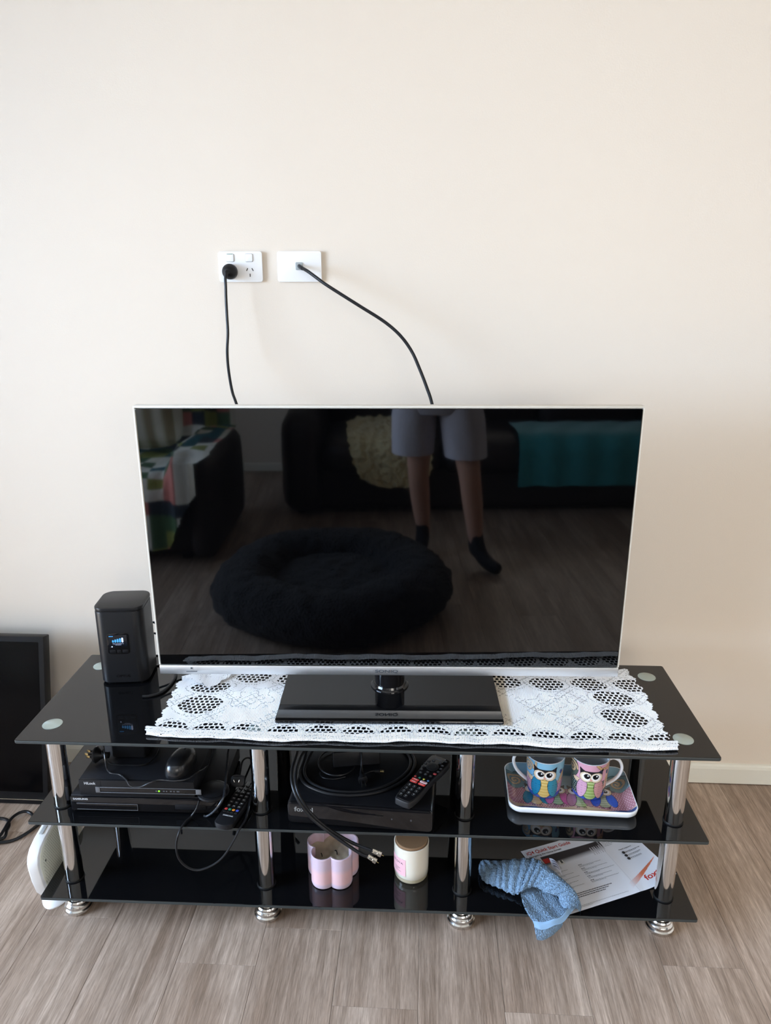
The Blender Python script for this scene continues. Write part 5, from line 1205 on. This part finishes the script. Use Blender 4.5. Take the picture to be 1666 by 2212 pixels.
for k in range(2): tline(0.03, 0.199+k*0.003, 0.142-0.1*k, 0.0008, grey_ink, 100+k)
for k in range(4): tline(0.206, 0.045+k*0.0042, 0.036-0.004*k, 0.0011, grey_ink, 110+k)
for k in range(3): tline(0.2435, 0.0928+k*0.0105, 0.042-0.006*k, 0.0012, ink_k, 120+k); tline(0.2435, 0.0955+k*0.0105, 0.030, 0.0010, grey_ink, 130+k)

# ------------------------------------------------------------------ towelling cloth over the shelf edge
def terry():
    cl = thing('cloth', 'light blue towelling cloth crumpled over the edge of the bottom shelf', 'cloth', (0.31, -0.55, Z3))
    Oc_ = np.array((0.31, -0.55, Z3))
    m = mat('terry_cotton', lin(124, 151, 176), 1.0, sheen=0.15, bump=(300, 1.0, 0.004), vary=(170, 0.28))
    mh = mat('hem_cotton', lin(128, 160, 190), 0.95, sheen=0.3, bump=(900, 0.3, 0.001))
    r = np.random.RandomState(2)
    def rough(G, amp):
        G = G.copy(); n, k = G.shape[:2]; N = np.zeros_like(G)
        du = np.gradient(G, axis=0); dv = np.gradient(G, axis=1); N = np.cross(du, dv); N /= np.linalg.norm(N, axis=-1, keepdims=True)+1e-9
        return G+N*(r.rand(n, k, 1)-0.5)*amp
    def bez(a, b, c, n, pw=2.0):
        t = np.linspace(0, 1, n)[:, None]; return (1-t)**2*a+2*t*(1-t)*b+t*t*c
    # gathered body: back line, crest, front line, and the front rolled under
    Bk = [(.205,-.505,.094),(.208,-.493,.103),(.216,-.486,.107),(.239,-.486,.106),(.270,-.484,.105),(.299,-.476,.103),(.326,-.468,.100),(.352,-.470,.095),(.378,-.498,.093),(.400,-.532,.093),(.417,-.564,.093),(.427,-.590,.093),(.429,-.606,.093),(.424,-.618,.093)]
    Cr = [(.204,-.515,.100),(.211,-.530,.112),(.236,-.530,.122),(.252,-.528,.126),(.268,-.525,.130),(.301,-.518,.134),(.331,-.517,.137),(.348,-.530,.139),(.369,-.552,.139),(.390,-.573,.137),(.406,-.588,.131),(.416,-.602,.122),(.418,-.611,.114),(.412,-.620,.103)]
    In = [(.207,-.514,.0935),(.215,-.537,.0935),(.232,-.550,.094),(.250,-.560,.095),(.268,-.571,.097),(.286,-.579,.100),(.299,-.578,.108),(.322,-.569,.114),(.337,-.574,.117),(.351,-.586,.117),(.372,-.593,.115),(.382,-.596,.113),(.384,-.607,.107),(.389,-.619,.099)]
    n = 22; So, Sk, Si = [np.array(spline(p, n)) for p in (Bk, Cr, In)]
    G = []
    for i in range(len(So)):
        t = i/(len(So)-1); b0, c0, i0 = So[i], Sk[i], Si[i]
        u0 = i0+np.array((0, 0.014, 0)); u0[2] = max(0.0928, i0[2]-0.014)
        row = np.array(spline([b0, (b0+c0)/2+np.array((0, 0, 0.005)), c0, (c0+i0)/2+np.array((0, -0.005, 0.004)), i0, u0], 16)); nc = len(row)
        w = np.sin(np.linspace(0, PI, nc))[:, None]**0.6; g = 1.0 if t < 0.5 else max(0.15, 1-(t-0.5)*5)
        ph_ = t*2*PI*17+0.9*math.sin(t*11)+np.linspace(0, 5.5, nc)[:, None]
        row[:, 2:3] += 0.0021*w*np.sin(ph_)*g+0.0016*w*np.sin(t*23+np.linspace(0, 4, nc)[:, None])
        row[:, 1:2] += 0.0016*w*np.cos(ph_)*g
        row[:, 2] = np.maximum(row[:, 2], 0.0918)
        G.append(row)
    G = rough(np.array(G), 0.0034); G[..., 2] = np.maximum(G[..., 2], 0.0905)
    MB().grid(G-Oc_).build('gathered_fold', m, cl, smooth=80)
    # flap running forward over the shelf edge, its woven hem, and the layer under it
    A = [(.296,-.566,.0950),(.318,-.548,.0950),(.345,-.556,.0950),(.372,-.572,.0950),(.392,-.590,.0955)]
    B = [(.298,-.603,.0965),(.324,-.606,.0972),(.350,-.610,.0980),(.376,-.612,.0980),(.398,-.603,.0980)]
    D = [(.303,-.635,.1000),(.328,-.640,.1015),(.353,-.640,.1025),(.378,-.632,.1030),(.403,-.606,.1010)]
    E_ = [(.313,-.657,.0990),(.331,-.660,.1025),(.355,-.657,.1060),(.380,-.644,.1080),(.408,-.604,.1040)]
    F_ = [(.317,-.664,.0895),(.331,-.668,.0895),(.357,-.664,.0960),(.385,-.651,.1010),(.418,-.609,.1050)]
    A, B, D, E_, F_ = [np.array(spline(p, 26)) for p in (A, B, D, E_, F_)]
    rows = np.array([np.array(spline([A[i], B[i], D[i], E_[i], F_[i]], 20)) for i in range(len(A))])
    rows[..., 2] += 0.0012*np.sin(rows[..., 0]*150+rows[..., 1]*60)
    k = int(rows.shape[1]*0.75)
    MB().grid(rough(rows[:, :k], 0.0028)-Oc_).build('hanging_flap', m, cl, smooth=80)
    MB().grid(rows[:, k-1:]+np.array((0, -0.0006, 0.0006))-Oc_).build('hem_band', mh, cl, smooth=80)
    P0 = [(.316,-.660,.092),(.333,-.663,.093),(.357,-.659,.097),(.382,-.648,.101)]
    P1 = [(.320,-.664,.072),(.336,-.666,.070),(.357,-.662,.078),(.380,-.650,.088)]
    P2 = [(.3245,-.660,.054),(.338,-.660,.0535),(.357,-.657,.064),(.376,-.649,.079)]
    P3 = [(.327,-.651,.056),(.340,-.650,.056),(.355,-.648,.066),(.372,-.645,.080)]
    P4 = [(.328,-.647,.068),(.342,-.646,.068),(.355,-.644,.076),(.370,-.643,.088)]
    P0, P1, P2, P3, P4 = [np.array(spline(p, 20)) for p in (P0, P1, P2, P3, P4)]
    rows = np.array([np.array(spline([P0[i], P1[i], P2[i], P3[i], P4[i]], 14)) for i in range(len(P0))])
    MB().grid(rough(rows, 0.0030)-Oc_).build('lower_layer', m, cl, smooth=80)
    # flat back corner and the sewn-in care label
    bk = np.array([[(0.325+0.055*u, -0.462-0.046*v-0.03*u, 0.0945+0.012*math.sin(PI*u)*v+0.01*v) for u in np.linspace(0, 1, 14)] for v in np.linspace(0, 1, 10)])
    MB().grid(bk-Oc_).build('back_corner', mh, cl, smooth=80)
    lb_ = np.array([[(0.372+0.022*u+0.006*v, -0.497-0.012*u-0.020*v, 0.118+0.006*math.sin(PI*u)+0.012*(1-v)-0.01*u) for u in np.linspace(0, 1, 8)] for v in np.linspace(0, 1, 6)])
    tg = MB().grid(lb_-Oc_).build('care_label', mat('label_satin', lin(176, 178, 190), 0.35), cl, smooth=80)
    for q in range(3):
        ln = np.array([[(0.374+0.016*u+0.006*v+0.0, -0.4982-0.012*u*0.75-0.020*v, 0.1195+0.006*math.sin(PI*u*0.75)+0.012*(1-v)-0.0075*u) for u in np.linspace(0.1, 1, 5)] for v in (0.2+q*0.24, 0.30+q*0.24)])
        MB().grid(ln-Oc_).build('label_line', mat('label_ink', lin(92, 94, 116), 0.5), tg, smooth=0)
terry()
